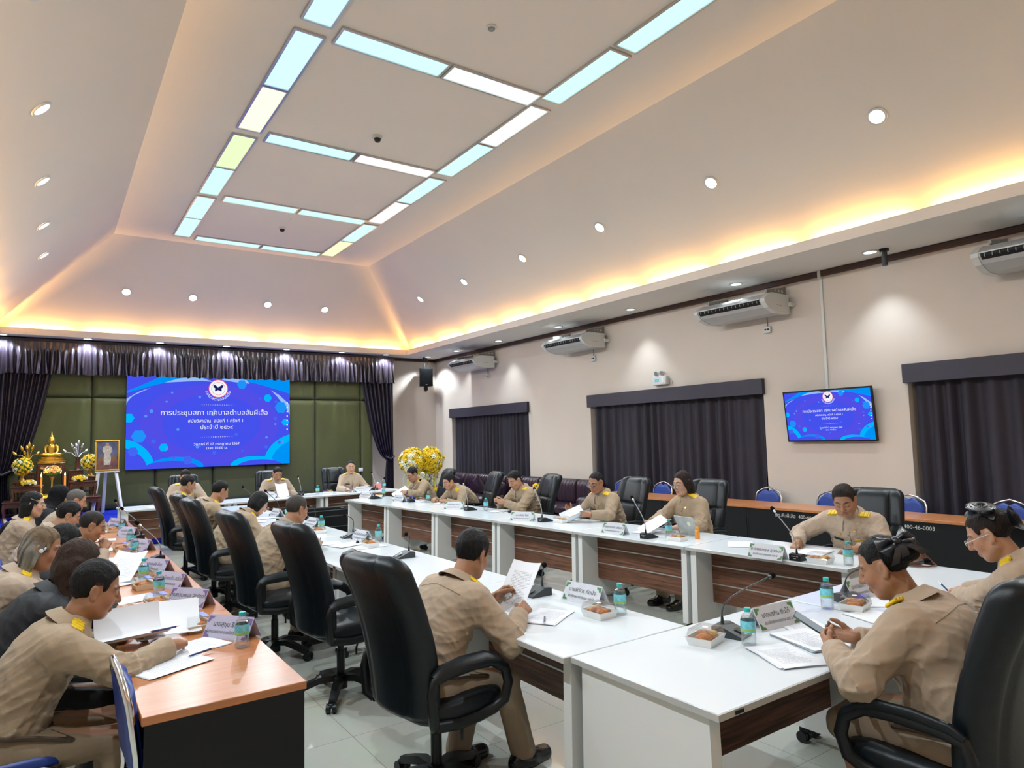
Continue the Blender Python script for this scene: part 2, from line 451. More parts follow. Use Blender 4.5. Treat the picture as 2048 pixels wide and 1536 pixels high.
keysL = ['a', 'a', 'c', 'g', 'm', 'a', 'a', 'a', 'a']; keysR = ['a', 'a', 'b', 'a', 'b', 'w', 'a', 'y', 'a']
names = ['nearest', 'middle', 'far', 'farthest']
nd = {'a': 'pale cyan', 'b': 'bluish white', 'w': 'white', 'y': 'yellowish', 'g': 'lime tinted', 'm': 'mint tinted', 'c': 'cream tinted'}
segs = [2.84, 4.10, 5.42, 6.72, 8.02, 9.32, 10.62, 11.86, 13.04]
segs = [4.12, 5.38, 6.76, 7.98, 9.36, 10.58, 11.92, 13.12]
kl = ['a', 'a', 'a', 'c', 'g', 'm', 'a', 'a']; kr = ['a', 'a', 'b', 'a', 'a', 'w', 'a', 'y']
for side, x, ks in (('left', 2.0, kl), ('right', 4.80, kr)):
    for i, (yy, k) in enumerate(zip(segs, ks)):
        panel(x, yy, 'y', 1.21, k, '%s ceiling light panel, %s from the stage in the %s long strip' % (nd[k], ORD[len(segs)-1-i], side))
for j, yy in enumerate(rows):
    for x, k, sd in ((2.83, 'a', 'left'), (4.05, 'b' if j in (0,) else ('w' if j == 1 else 'a'), 'right')):
        panel(x, yy, 'x', 1.20, k, '%s ceiling light panel, %s half of the %s cross strip' % (nd[k], sd, names[j]))
# ---------------------------------------------------------------- recessed downlights
SL = (ZF-ZS-.03)/(FX1+.24-CX1)
def mk_down():
    t = thing('downlight', '', 'downlight')
    MB().lathe([(.094, -.012), (.10, -.003), (.10, 0), (.07, .002), (.076, -.012), (.094, -.012)], n=20).build('trim_ring', M['acw'], t)
    MB().lathe([(0, -.004), (.078, -.004), (.078, -.001), (0, -.001)], n=20).build('lens', emis('downlight_glow', (.82, .95, 1.0), 5.0), t)
    return t
down = Proto(mk_down)
def lamp(loc, watts, rot=(0, 0, 0), size=125):
    ld = bpy.data.lights.new('downlight_lamp', 'SPOT'); ld.energy = watts; ld.color = (.80, .92, 1.0)
    ld.spot_size = math.radians(size); ld.spot_blend = .55 if size > 90 else .85; ld.shadow_soft_size = .035
    o = bpy.data.objects.new('downlight_lamp', ld); COL.objects.link(o); o.location = loc; o.rotation_euler = rot
tilt = math.atan(SL)
ys = [1.2, 3.24, 5.31, 7.40, 9.42, 11.45, 13.37]
for i, yy in enumerate(ys):
    x = 6.84; z = ZF-SL*(x-CX1)
    down('round downlight in the right ceiling slope, %s from the stage' % ORD[len(ys)-1-i], (x-.003, yy, z-.003), group='downlights', rot=(0, tilt, 0)); lamp((x-.02, yy, z-.035), P_SLOPE, (0, tilt*.7, 0), 138)
ysl = [1.2, 3.2, 5.2, 7.08, 9.05, 10.9, 12.6]
for i, yy in enumerate(ysl):
    x = -.12; z = ZF-SL*(CX0-x)
    if i > 1: down('round downlight in the left ceiling slope, %s from the stage' % ORD[len(ysl)-1-i], (x+.003, yy, z-.003), group='downlights', rot=(0, -tilt, 0))
    lamp((x+.02, yy, z-.035), P_SLOPE, (0, -tilt*.7, 0), 138)
SLY = (ZF-ZS-.03)/(FY1+.24-CY1)
for i, x in enumerate([1.22, 2.43, 3.95, 5.24]):
    yy = 15.12; z = ZF-SLY*(yy-CY1)
    down('round downlight in the ceiling slope above the screen, %s from the left' % ORD[i], (x, yy-.003, z-.003), group='downlights', rot=(-math.atan(SLY), 0, 0)); lamp((x, yy-.02, z-.035), P_SLOPE*.8, (-.5, 0, 0), 138)
sy = [2.2, 4.18, 6.17, 8.38, 10.42, 12.6, 14.5]
for i, yy in enumerate(sy):
    if i: down('round downlight in the soffit over the right wall, %s from the stage' % ORD[len(sy)-1-i], (8.40, yy, ZS-.001), group='downlights')
    lamp((8.40, yy, ZS-.03), P_SOFFIT*1.3, size=84)
sx = [-.75, .62, 1.92, 3.25, 4.58, 5.92, 7.1, 8.3]
for i, x in enumerate(sx):
    down('round downlight in the soffit over the stage, %s from the left' % ORD[i], (x, 15.86, ZS-.001), group='downlights'); lamp((x, 15.85, ZS-.03), P_SOFFIT*2.2, size=125)
# ---------------------------------------------------------------- dome cameras, detector
def mk_dome():
    t = thing('dome_camera', '', 'camera')
    MB().lathe([(.06, 0), (.062, -.028), (.056, -.036), (0, -.036)], n=18).build('housing', M['acw'], t)
    MB().lathe([(.045, -.034), (.043, -.06), (.03, -.08), (0, -.088)], n=16).build('dome', M['screenoff'], t)
    return t
dome = Proto(mk_dome)
dome('small dome security camera in the middle ceiling bay', (3.45, 7.91, ZF), group='dome cameras')
dome('small dome security camera in the bay nearest the stage', (3.47, 12.31, ZF), group='dome cameras')
t = thing('smoke_detector', 'small round dark sensor in the nearest ceiling bay', 'sensor', (3.44, 5.15, ZF))
MB().lathe([(.05, 0), (.05, -.012), (.04, -.02), (0, -.02)], n=16).build('housing', M['acw'], t)
MB().lathe([(.036, -.019), (.03, -.035), (0, -.037)], n=14).build('sensor_head', M['grey'], t)
t = thing('sprinkler_head', 'tiny pale sensor in the ceiling bay nearest the stage', 'sensor', (3.45, 11.75, ZF))
MB().lathe([(.03, 0), (.028, -.012), (.012, -.03), (0, -.03)], n=12).build('body', M['acw'], t)
# ---------------------------------------------------------------- stage platform
PL = .45
p = MB().box(XL, 6.95, 13.55, YB, 0, PL, .01).build('platform', M['carpet']); p['kind'] = 'structure'
# olive padded wall behind the stage
t = thing('padded_wall', 'olive green padded wall panelling behind the stage', 'padded wall', (0, YB, PL))
gx = [-1.9, -.43, .73, 1.9, 3.04, 4.19, 5.34, 6.5, 6.83]
for a, b in zip(gx, gx[1:]):
    for z0, z1 in ((0, 2.31), (2.31, 3.38)):
        def pad(u, v, a=a, b=b, z0=z0, z1=z1):
            x = a+.004+(b-a-.008)*u; z = z0+.004+(z1-z0-.008)*v
            e = min(min(u, 1-u)*(b-a), min(v, 1-v)*(z1-z0)); q = min(1, e/.09)
            return (x, -.24-.075*math.sqrt(max(0, 1-(1-q)**2)), z)
        m = MB(); us = [0, .01, .03, .06, .1, .2, .35, .5, .65, .8, .9, .94, .97, .99, 1]
        m.grid(15, 15, lambda u, v: pad(us[round(u*14)], us[round(v*14)]))
        m.box(a+.004, b-.004, -.24, -.002, z0+.004, z1-.004)
        m.build('panel', M['green'], t, ang=60)
so = thing('wall_socket', 'white wall socket low on the olive padded wall', 'socket', (6.48, 16.084, 1.02))
MB().box(-.06, .06, -.015, 0, -.045, .045, .006).build('plate', M['acw'], so)
MB().box(-.035, .035, -.019, -.014, -.018, .018, .002).build('insert', M['whiteleg'], so)
so = thing('light_switch', 'small white switch plate on the wall beside the stage curtain', 'switch', (7.0, 16.399, 2.0))
MB().box(-.045, .045, -.012, 0, -.07, .07, .005).build('plate', M['acw'], so)
MB().box(-.02, .02, -.018, -.011, -.03, .03, .003).build('rocker', M['whiteleg'], so)
# ---------------------------------------------------------------- curtains
def drape_mesh(L, z0, z1, amp, pitch, seed, thick=.0, nz=14, gather=None, T=None):
    r = random.Random(seed); ph = [r.uniform(0, 6.28) for _ in range(6)]
    nx = int(L/pitch*9)+2; m = MB()
    def f(u, v):
        x = u*L; s = x/pitch*2*PI
        w = math.sin(s+1.1*math.sin(s*.23+ph[0])+.6*math.sin(s*.11+ph[1]))
        w = math.copysign(abs(w)**.75, w)
        a = amp*(.75+.35*math.sin(s*.17+ph[2]))*(.62+.38*(1-v))
        d = a*w+.012*math.sin(7*v+s*.3+ph[3])*(1-v)
        z = z0+(z1-z0)*v
        if gather: x, d, z = gather(x, d, z, u, v)
        return (x, d, z)
    m.grid(nx, nz, f, T)
    return m
for i, ((a, b), nm) in enumerate(zip(WINS, ('the window nearest the stage', 'the middle window', 'the window nearest the camera'))):
    t = thing('window_curtain', 'closed dusky purple pleated curtain hanging in %s' % nm, 'curtain', (XR+.12, a+.06, 0), PI/2, 'window curtains')
    L = b-a-.12
    drape_mesh(L/2+.05, .37, 2.32, .066, .20 if i else .17, i*3+1).build('curtain_panel', M['curtain'], t, ang=80)
    drape_mesh(L/2+.05, .37, 2.32, .066, .20 if i else .17, i*3+2, T=TR(L/2-.05, .03, 0)).build('curtain_panel', M['curtain'], t, ang=80)
    q = thing('curtain_pelmet', 'flat dark purple fabric pelmet box above the curtain of %s' % nm, 'pelmet', (XR-.001, (a+b)/2, 2.28), 0, 'pelmets')
    h = (b-a)/2+.03
    MB().box(-.07, -.045, -h, h, 0, .235, .004).build('front_board', M['pelmet'], q)
    m = MB(); m.box(-.046, 0, -h, h, .215, .234); m.box(-.046, 0, -h, -h+.02, 0, .214); m.box(-.046, 0, h-.02, h, 0, .214); m.build('return_board', M['pelmet'], q, smooth=False)
# satin valance over the stage
t = thing('stage_valance', 'gathered satin purple valance hanging across the top of the stage', 'valance', (-1.9, 16.0, 0))
r = random.Random(3); k0 = [r.uniform(.5, 1.3) for _ in range(200)]
def vfold(x, d, z, u, v):
    s = x/.105; i = int(s); fr = s-i; wv = .5-.5*math.cos(2*PI*fr)
    a = k0[i % 200]*(1-fr)+k0[(i+1) % 200]*fr
    spread = min(1, max(0, (3.74-z)/.12)); low = 1-v
    d = -.012-.075*wv*a*(.25+.75*spread)*(.55+.65*low) + .012*math.sin(x*41+z*9)*low
    return (x+.02*math.sin(x*23+z*5)*low, d, z+(.012*math.sin(x*31) if v == 0 else 0))
m = MB(); L = 9.27
def vf(u, v):
    z = 3.20+(3.84-3.20)*v
    return vfold(u*L, 0, z, u, v)
m.grid(int(L/.0115), 16, vf); m.build('gathered_skirt', M['satin'], t, ang=80)
m = MB(); m.box(0, L, .02, .06, 3.70, 3.90); m.build('heading_rail', M['pelmet'], t, smooth=False)
# swags tied at the sides
def swag(label, x_out, sgn, loc_tie):
    t = thing('stage_curtain', label, 'curtain', (0, 16.03, 0), 0, 'side swags of the stage')
    def f(u, v):
        z = PL+.01+(3.25-PL-.01)*v; zt = 1.25
        if z > zt:
            q = (z-zt)/(3.25-zt); w = .20+.65*q**.5
        else: w = .20+.10*(1-z/zt)
        s = u*46; a = .028+.022*min(1, w)
        x = x_out-sgn*u*w
        return (x, a*math.sin(s+.5*math.sin(3*v)), z)
    m = MB(); m.grid(150, 30, f); m.build('drape', M['satin'], t, ang=80)
    m = MB(); m.tube([(x_out+.01*sgn, -.02, 1.32), (x_out-sgn*.11, -.075, 1.26), (x_out-sgn*.23, -.03, 1.32), (x_out-sgn*.23, .05, 1.32), (x_out-sgn*.11, .075, 1.26), (x_out+.01*sgn, .05, 1.32)], .022, 8, True)
    m.build('tieback', M['curtain'], t)
swag('dark satin curtain tied back at the right edge of the stage', 7.36, 1, None)
swag('dark satin curtain tied back at the left edge of the stage', -.80, -1, None)
# ---------------------------------------------------------------- air conditioners on the right wall
def mk_ac(with_box=True):
    L = 1.24
    t = thing('air_conditioner', '', 'air conditioner', group='air conditioners')
    prof = [(.10, .26), (.10, 0), (.40, -.005), (.58, .055), (.66, .13), (.665, .165), (.60, .215), (.50, .265)]
    def ext(m, P, y0, y1): m.prism([(-d, z) for d, z in P], y0, y1, T=Matrix(((1, 0, 0, 0), (0, 0, 1, 0), (0, 1, 0, 0), (0, 0, 0, 1))))
    m = MB(); ext(m, prof, .07, L-.07); m.build('casing', M['alu2'], t, smooth=False)
    for a, b in ((0, .07), (L-.07, L)):
        m = MB(); ext(m, [(.09, .265), (.09, -.005), (.40, -.01), (.59, .05), (.67, .125), (.675, .168), (.605, .222), (.50, .27)], a, b); m.build('end_cap', M['acw'], t, smooth=False)
    m = MB(); ext(m, [(.625, .095), (.6645, .130), (.669, .160), (.625, .125)], .09, L-.09); m.build('air_outlet', M['black'], t, smooth=False)
    m = MB()
    for k in range(15):
        y = .13+k*(L-.26)/14; m.box(-.668, -.63, y-.004, y+.004, .118, .152)
    m.box(-.634, -.628, .12, L-.12, .12, .13); m.build('louvre', M['grey'], t, smooth=False)
    m = MB(); ext(m, [(.662, .160), (.69, .156), (.69, .170), (.655, .176)], .075, L-.075); m.build('louvre_flap', M['acw'], t, smooth=False)
    for a in (.10, L-.13):
        m = MB(); ext(m, [(0, .42), (0, .17), (.03, .17), (.05, .29), (.46, .29), (.46, .33), (.05, .40)], a, a+.03); br = m.build('bracket', M['grey2'], t, smooth=False)
        m = MB()
        for d, rr in ((.09, .022), (.17, .017), (.25, .012)): m.cyl((-d, a-.002, .34), (-d, a+.032, .34), rr, n=10)
        m.build('bracket_hole', M['acw'], br)
    m = MB(); m.box(-.13, -.02, -.05, .0, .10, .16, .01); m.cyl((-.05, -.03, .13), (-.0, -.03, .13), .02); m.build('drain_elbow', M['acw'], t)
    m = MB(); m.tube([(-.02, .42, .12), (-.012, .42, -.05), (-.012, .42, -.12)], .006, 6); c = m.build('cord', M['wood2'], t)
    m = MB(); m.box(-.04, -.001, .36, .48, -.22, -.12, .008); c = m.build('control_box', M['acw'], t)
    m = MB(); m.box(-.043, -.039, .38, .42, -.18, -.155); m.box(-.043, -.039, .43, .455, -.18, -.155); m.build('control_window', M['black'], c, smooth=False)
    text_obj('maker_plate', '•••  •••••', .035, M['ink'], t, TR(-.33, -.0012, .10) @ RX(PI/2))
    return t
M['alu2'] = mat('silver_casing', (.50, .51, .52), .35, .3); M['grey2'] = mat('steel_bracket', (.30, .29, .27), .5, .4); M['wood2'] = mat('brown_cord', (.32, .22, .12), .6)
ac = Proto(mk_ac)
for y0, nm in ((13.25, 'beside the hanging speaker'), (9.40, 'between far and middle windows'), (5.52, 'above the wall television'), (1.75, 'nearest the camera')):
    ac('white air conditioner on steel brackets high on the right wall, %s' % nm, (XR, y0, 3.40), group='air conditioners')
# ---------------------------------------------------------------- emergency light, conduit, speaker, pendant stub
t = thing('emergency_light', 'white twin head emergency light high on the wall above the middle window', 'emergency light', (XR, 8.06, 2.57))
b = MB().box(-.10, -.001, -.16, .16, 0, .155, .012).build('battery_case', M['acw'], t)
MB().box(-.104, -.099, .0, .10, .06, .11, .004).build('maker_label', M['label'], b)
MB().box(-.104, -.099, -.11, -.06, .03, .12, .002).build('status_panel', M['whiteleg'], b)
for yy in (-.07, .06):
    m = MB(); m.cyl((-.05, yy, .15), (-.05, yy, .185), .012); m.cyl((-.045, yy, .215), (-.105, yy, .20), .028, .045, n=14); hd = m.build('lamp_head', M['acw'], t)
    MB().cyl((-.1045, yy, .20), (-.108, yy, .199), .040, n=14).build('lens', M['grey'], hd)
m = MB(); m.tube([(-.02, -.16, .10), (-.02, -.21, .10), (-.015, -.22, .04), (-.015, -.20, -.01)], .005, 6); m.build('cable', M['acw'], t)
t = thing('cable_conduit', 'thin white cable conduit running down the wall to the television', 'conduit', (XR, 5.07, 2.2))
MB().box(-.022, -.001, -.02, .02, 0, 1.62, .003).build('trunking', M['acw'], t)
MB().box(-.06, -.001, -.022, .022, 1.62, 1.73, .004).build('top_elbow', M['acw'], t)
t = thing('hanging_speaker', 'black box loudspeaker hung from the soffit in the far corner', 'speaker', (8.29, 15.95, 3.10), -.25)
m = MB(); m.prism([(-.175, -.02), (.175, -.02), (.14, .22), (-.14, .22)], .05, .53); m.build('cabinet', M['plastic'], t, smooth=False)
MB().box(-.165, .165, -.032, -.021, .06, .52, .006).build('grille', M['foam'], t)
MB().box(-.02, .02, -.034, -.0325, .085, .10).build('badge', M['alu'], t, smooth=False)
m = MB(); m.box(-.05, .05, .03, .10, -.06, .05, .005); m.cyl((0, .07, -.06), (0, .07, -.09), .03); m.build('lower_bracket', M['plastic'], t)
m = MB(); m.cyl((-.02, .1, .53), (-.02, .1, .76), .02); m.cyl((-.02, .1, .76), (-.02, .1, .829), .045); m.tube([(.06, .12, .53), (.09, .12, .60), (.07, .12, .68), (.05, .12, .829)], .008, 6); m.build('ceiling_pole', M['plastic'], t)
t = thing('ceiling_mount', 'short dark empty speaker mount hanging from the soffit near the television', 'mount', (8.42, 4.02, ZS))
m = MB(); m.cyl((0, 0, 0), (0, 0, -.03), .055, n=14); m.build('flange', M['plastic'], t)
m = MB(); m.cyl((0, 0, -.03), (0, 0, -.21), .033, n=14); m.build('stub_pole', M['dark'], t)
# ---------------------------------------------------------------- the meeting slide (screen and television show the same picture)
def arcpts(cx, cy, rx, ry, a0, a1, n=20): return [(cx+rx*math.cos(a0+(a1-a0)*i/n), cy+ry*math.sin(a0+(a1-a0)*i/n)) for i in range(n+1)]
def slide(parent, W_, H_, T, gain=1.0, hint=''):
    """W_ x H_ picture, built as thin coloured layers on the lit face; T maps x right, y up, z out"""
    def E(n, c): return emis('slide_'+n+hint, c, gain)
    base = E('base', (.06, .085, .86)); band = E('band', (.0, .30, .95)); pale = E('pale', (.32, .52, .95)); cyan = E('cyan', (.0, .48, 1.0)); hexc = E('hex', (.015, .30, .98)); mid = E('mid', (.06, .14, .92)); dot = E('dot', (.10, .30, .98)); violet = E('violet', (.085, .08, .82))
    white = E('white', (.93, .95, 1.0)); red = E('red', (.85, .10, .16)); navy = E('navy', (.01, .015, .12))
    w, h = W_/2, H_/2
    mats = [base, band, pale, cyan, hexc, mid, dot, violet]
    m = MB(); z = [0.]
    def poly(P, mi):
        z[0] += .00012; m.mi = mi; m.face([(max(-w, min(w, x*w)), max(-h, min(h, y*h)), z[0]) for x, y in P])
    poly([(-1, -1), (1, -1), (1, 1), (-1, 1)], 0)
    poly(arcpts(0, -.05, .85, .9, 0, 2*PI, 40), 7); poly(arcpts(0, -.05, .6, .66, 0, 2*PI, 40), 0)
    poly([(-1, .78)]+[(-1+.92*(i/12), .62+.36*math.sin(i/12*PI/2)) for i in range(13)]+[(-.08, 1), (-1, 1)], 1)
    poly([(1, .70)]+[(1-.92*(i/12), .66+.32*math.sin(i/12*PI/2)) for i in range(13)]+[(.08, 1), (1, 1)], 1)
    poly([(-.16, 1), (0, .90), (-.04, .93), (-.30, .90), (-.58, .86), (-.42, .96)], 2); poly([(.16, 1), (.42, .96), (.46, .88), (.30, .90), (.10, .95)], 2)
    poly([(-1, 1), (-.62, 1), (-.74, .88), (-1, .66)], 0)
    poly([(-1, .36)]+[(-1+.14*(i/8)**1.4+.0, .36+.30*(i/8)**.8) for i in range(9)]+[(-.74, .74), (-.90, .62), (-1, .50)], 2)
    poly([(1, .40), (.86, .62), (.74, .74), (.83, .58), (.93, .36), (1, .16)], 2)
    poly([(-1, -1)]+[(-1, -.40)]+arcpts(-1.1, -1.0, .42, .66, PI*.46, 0, 12), 3); poly([(-1, -.55)]+arcpts(-1.12, -1.02, .36, .5, PI*.42, 0, 10)+[(-1, -1)], 0)
    poly(arcpts(-.44, -1.0, .33, .24, PI, 0, 16), 1); poly(arcpts(-.5, -1.02, .33, .18, PI, 0, 16), 0)
    poly([(1, -1), (1, -.28)]+arcpts(1.15, -1.0, .50, .72, PI*.60, PI, 12), 3); poly([(1, -1), (1, -.45)]+arcpts(1.2, -1.02, .46, .6, PI*.62, PI, 10), 1)
    poly(arcpts(.52, -1.0, .30, .20, PI, 0, 16), 3); poly(arcpts(.60, -1.04, .30, .16, PI, 0, 16), 0)
    def hx(x, y, r, mi): poly([(x+r*math.cos(PI/6*0+PI/3*i), y+r*W_/H_*math.sin(PI/3*i)) for i in range(6)], mi)
    for x, y, r, mi in ((-.86, -.30, .085, 4), (-.58, -.55, .055, 3), (-.97, .09, .06, 3), (.36, .86, .065, 4), (.70, .55, .055, 3), (.88, .33, .085, 4), (.94, -.02, .05, 3), (-.92, -.62, .06, 5), (-.3, -.84, .06, 5)): hx(x, y, r, mi)
    r2 = random.Random(8)
    for k in range(26): x, y = r2.uniform(-.9, .9), r2.uniform(-.8, .7); rr = r2.uniform(.012, .028); poly(arcpts(x, y, rr, rr*1.7, 0, 2*PI, 8), 5 if k % 2 else 6)
    m.build('slide_background', mats, parent, smooth=False)
    zt = z[0]+.0006
    o = parent.children[-1] if False else None
    bg = [c for c in COL.objects if c.parent == parent and c.name.startswith('slide_background')][-1]
    bg.data.transform(T)
    def at(x, y, dz=0.): return T @ TR(x*w, y*h, zt+dz)
    # emblem: white disc, red ring, dark butterfly
    e = MB(); R = .105*W_/2*1.15
    def disc(r, mi, dz, n=32): e.mi = mi; e.face([(r*math.cos(2*PI*i/n), r*math.sin(2*PI*i/n), dz) for i in range(n)])
    disc(R, 1, 0); disc(R*.93, 0, .0004); disc(R*.72, 1, .0008); disc(R*.68, 0, .0012)
    wing = [(0, .02), (.10, .22), (.34, .40), (.52, .38), (.50, .16), (.30, .0), (.36, -.16), (.30, -.34), (.20, -.26), (.08, -.18), (0, -.14)]
    for s_ in (1, -1): e.mi = 2; e.face([(s_*x*R, y*R, .0016) for x, y in (wing if s_ > 0 else wing[::-1])])
    e.mi = 2; e.face([(.03*R, -.2*R, .0018), (.03*R, .24*R, .0018), (-.03*R, .24*R, .0018), (-.03*R, -.2*R, .0018)])
    eo = e.build('emblem', [white, red, navy], parent, smooth=False); eo.data.transform(at(.06, .75))
    for i in range(9):
        pass
    lines = [('เทศบาลตำบลสันผีเสื้อ', .082, .045, .55, .9), ('การประชุมสภา เทศบาลตำบลสันผีเสื้อ', .128, .04, .20, 1.0), ('สมัยวิสามัญ  สมัยที่ 1 ครั้งที่ 1', .082, .04, .02, 1.0), ('ประจำปี ๒๕๖๙', .105, .045, -.125, 1.0), ('วันศุกร์ ที่ 17 กรกฎาคม 2569', .066, .05, -.50, 1.05), ('เวลา 10.00 น.', .066, .05, -.59, 1.05)]
    def curved(txt, size, x, y):
        o = text_obj('slide_text', txt, size*H_/2, white, parent)
        me = o.data; n = len(me.vertices); a = np.empty(n*3, np.float32); me.vertices.foreach_get('co', a); a = a.reshape(-1, 3)
        Rr = R*1.22; th = -PI/2+a[:, 0]/Rr*.92; rad = Rr-a[:, 1]
        b = np.stack([rad*np.cos(th), rad*np.sin(th), a[:, 2]], 1); me.vertices.foreach_set('co', b.astype(np.float32).ravel()); me.transform(at(x, y)); return o
    for i, (txt, sz, x, y, sx) in enumerate(lines):
        if i == 0: curved(txt, sz*1.05, .06, .75)
        else: text_obj('slide_text', txt, sz*H_/2*1.18, white, parent, at(x, y), sx=sx*1.03)
    d = MB()
    for y in (.38, -.34):
        for k in range(-9, 10):
            r = .006*H_*(1-abs(k)/12); x = .05*w+k*.022*w; d.face([(x+r, y*h, zt), (x, y*h+r, zt), (x-r, y*h, zt), (x, y*h-r, zt)])
    for k in range(7): d.face([(.965*w+.010*w*math.cos(2*PI*i/8), (.44-.105*k)*h+.018*h*math.sin(2*PI*i/8), zt) for i in range(8)])
    do = d.build('slide_ornament', white, parent, smooth=False); do.data.transform(T)
def scr_T(o, right, up): return None
t = thing('led_screen', 'large blue meeting screen on the olive padded wall of the stage', 'screen', (3.015, 16.01, 2.24))
w_, h_ = 3.36, 1.97
MB().box(-w_/2, w_/2, -.0, .072, -h_/2, h_/2, .003).build('cabinet', M['black'], t)
slide(t, w_, h_, TR(0, -.0005, 0) @ RX(PI/2), .76)
# television on a tilting wall bracket
t = thing('wall_television', 'wall mounted television showing the blue meeting slide, right wall', 'television', (XR-.12, 5.03, 1.92), rot=(0, math.radians(-6), 0))
TT = Matrix(((0, 0, -1, 0), (-1, 0, 0, 0), (0, 1, 0, 0), (0, 0, 0, 1)))
MB().box(-.0, .045, -.625, .625, -.355, .355, .004).build('back_case', M['black'], t)
m = MB()
for a in ((-.627, .627, .335, .357), (-.627, .627, -.357, -.335), (-.627, -.612, -.336, .336), (.612, .627, -.336, .336)): m.box(-.008, -.0, a[0], a[1], a[2], a[3])
m.build('bezel', M['plastic'], t, smooth=False)
slide(t, 1.224, .67, TR(-.0008, 0, 0) @ TT, .76)
m = MB(); m.box(.046, .115, -.15, .15, -.1, .1, .01); m.build('wall_bracket', M['plastic'], t)
# ---------------------------------------------------------------- white meeting tables
def mk_wtable(L):
    def fn():
        t = thing('meeting_table', '', 'table')
        MB().box(-L/2+.002, L/2-.002, -.40, .40, .722, .75, .004).build('tabletop', [M['white']], t)
        MB().box(-L/2+.001, L/2-.001, -.4015, .4015, .7235, .747).build('edge_band', M['edge'], t, smooth=False)
        for s in (-1, 1):
            x = s*(L/2-.045); m = MB()
            m.prism([(-.345, .722), (.345, .722), (.36, .085), (-.36, .085)], x-.028, x+.028, T=Matrix(((0, 0, 1, 0), (1, 0, 0, 0), (0, 1, 0, 0), (0, 0, 0, 1))))
            lg = m.build('leg_panel', M['whiteleg'], t, smooth=False)
            for yy in (-.30, .30):
                m = MB()
                m.cyl((x-.03, yy, .03), (x-.006, yy, .03), .03, n=14); m.cyl((x+.006, yy, .03), (x+.03, yy, .03), .03, n=14); m.box(x-.012, x+.012, yy-.02, yy+.02, .03, .084)
                m.build('caster', M['plastic'], lg)
        p = MB().box(-L/2+.075, L/2-.075, -.13, -.112, .25, .720).build('modesty_panel', M['walnut'], t, smooth=False)
        for z in (.41, .565): MB().box(-L/2+.075, L/2-.075, -.134, -.110, z-.005, z+.005).build('metal_strip', M['alu'], p, smooth=False)
        g = MB().box(L/2-.14, L/2-.09, .4016, .405, .728, .742, .002).build('cable_port', M['plastic'], t)
        return t
    return fn
wt15 = Proto(mk_wtable(1.5)); wt14 = Proto(mk_wtable(1.40)); wt18 = Proto(mk_wtable(1.62))
G_WT = 'white meeting tables in a hollow square'
# left row (seats on the -x side): +y of the table points to -x
for i in range(6):
    y0 = 2.40+1.502*i
    wt15('white meeting table, %s from the camera end in the left row' % ORD[i], (2.305, y0+.745, 0), PI/2, G_WT)
# right row, turned about three degrees
RROT = math.atan2(-.38, 6.86)
def rrow(s, d):   # s metres along the row from the far end, d metres out from the inner edge
    c, q = math.cos(RROT), math.sin(RROT)
    u = Vector((4.165, 11.05)); al = Vector((-math.sin(-RROT)*1, -math.cos(RROT))); al = Vector((.0553, -.9985)); pe = Vector((.9985, .0553))
    p = u+al*s+pe*d; return p
for i in range(6):
    p = rrow(.705+1.41*i, .40)
    wt14('white meeting table, %s from the camera end in the right row' % ORD[5-i], (p.x, p.y, 0), -PI/2+.0553, G_WT)
for i, x in enumerate((2.75, 4.38)):
    wt18('white meeting table at the camera end of the square, %s half' % ('left' if i == 0 else 'right'), (x, 1.99, 0), PI, G_WT)
for i, x in enumerate((1.68, 3.30, 4.92)):
    wt18('white meeting table of the head row in front of the stage, %s' % ('left', 'middle', 'right')[i], (x+.10, 12.02+.055*(x-1.0)+.40, 0), .055, G_WT)
# ---------------------------------------------------------------- brown tables
def mk_btable(L):
    def fn():
        t = thing('long_table', '', 'table')
        MB().box(-L/2+.001, L/2-.001, -.30, .30, .718, .75, .003).build('tabletop', M['orange'], t)
        for s in (-1, 1): MB().box(s*(L/2-.015)-.012, s*(L/2-.015)+.012, -.29, .29, 0, .718).build('end_panel', M['black'], t, smooth=False)
        MB().box(-L/2+.028, L/2-.028, -.288, -.27, .06, .718).build('front_panel', M['black'], t, smooth=False)
        return t
    return fn
bt18 = Proto(mk_btable(1.80)); bt15 = Proto(mk_btable(1.50))
for i in range(5):
    bt15('orange brown topped black table in the left row, %s from the camera' % ORD[i], (.605, 2.84+.75+1.5*i, 0), PI/2, 'brown tables of the left row')
for i in range(4):
    o = bt15('orange brown topped black table along the right wall, %s from the camera' % ORD[i], (7.99, 2.68+.75+1.5*i, 0), -PI/2, 'brown tables along the right wall')
def chalk(x, y, z): return text_obj('chalk_writing', 'ทต.สันผีเสื้อ  400-46-00%d', .07, M['chalk'])
for y, b in ((2.68+1.0, '03'), (2.68+2.25, '04')):
    par = [o for o in COL.objects if o.name.startswith('long_table') and abs(o.location.x-7.99) < .01 and abs(o.location.y-y) < .8][0]
    lx = par.location.y-y
    text_obj('chalk_writing', 'ทต.สันผีเสื้อ  400-46-00'+b, .062, M['chalk'], par, TR(lx, -.2885, .655) @ RX(PI/2))
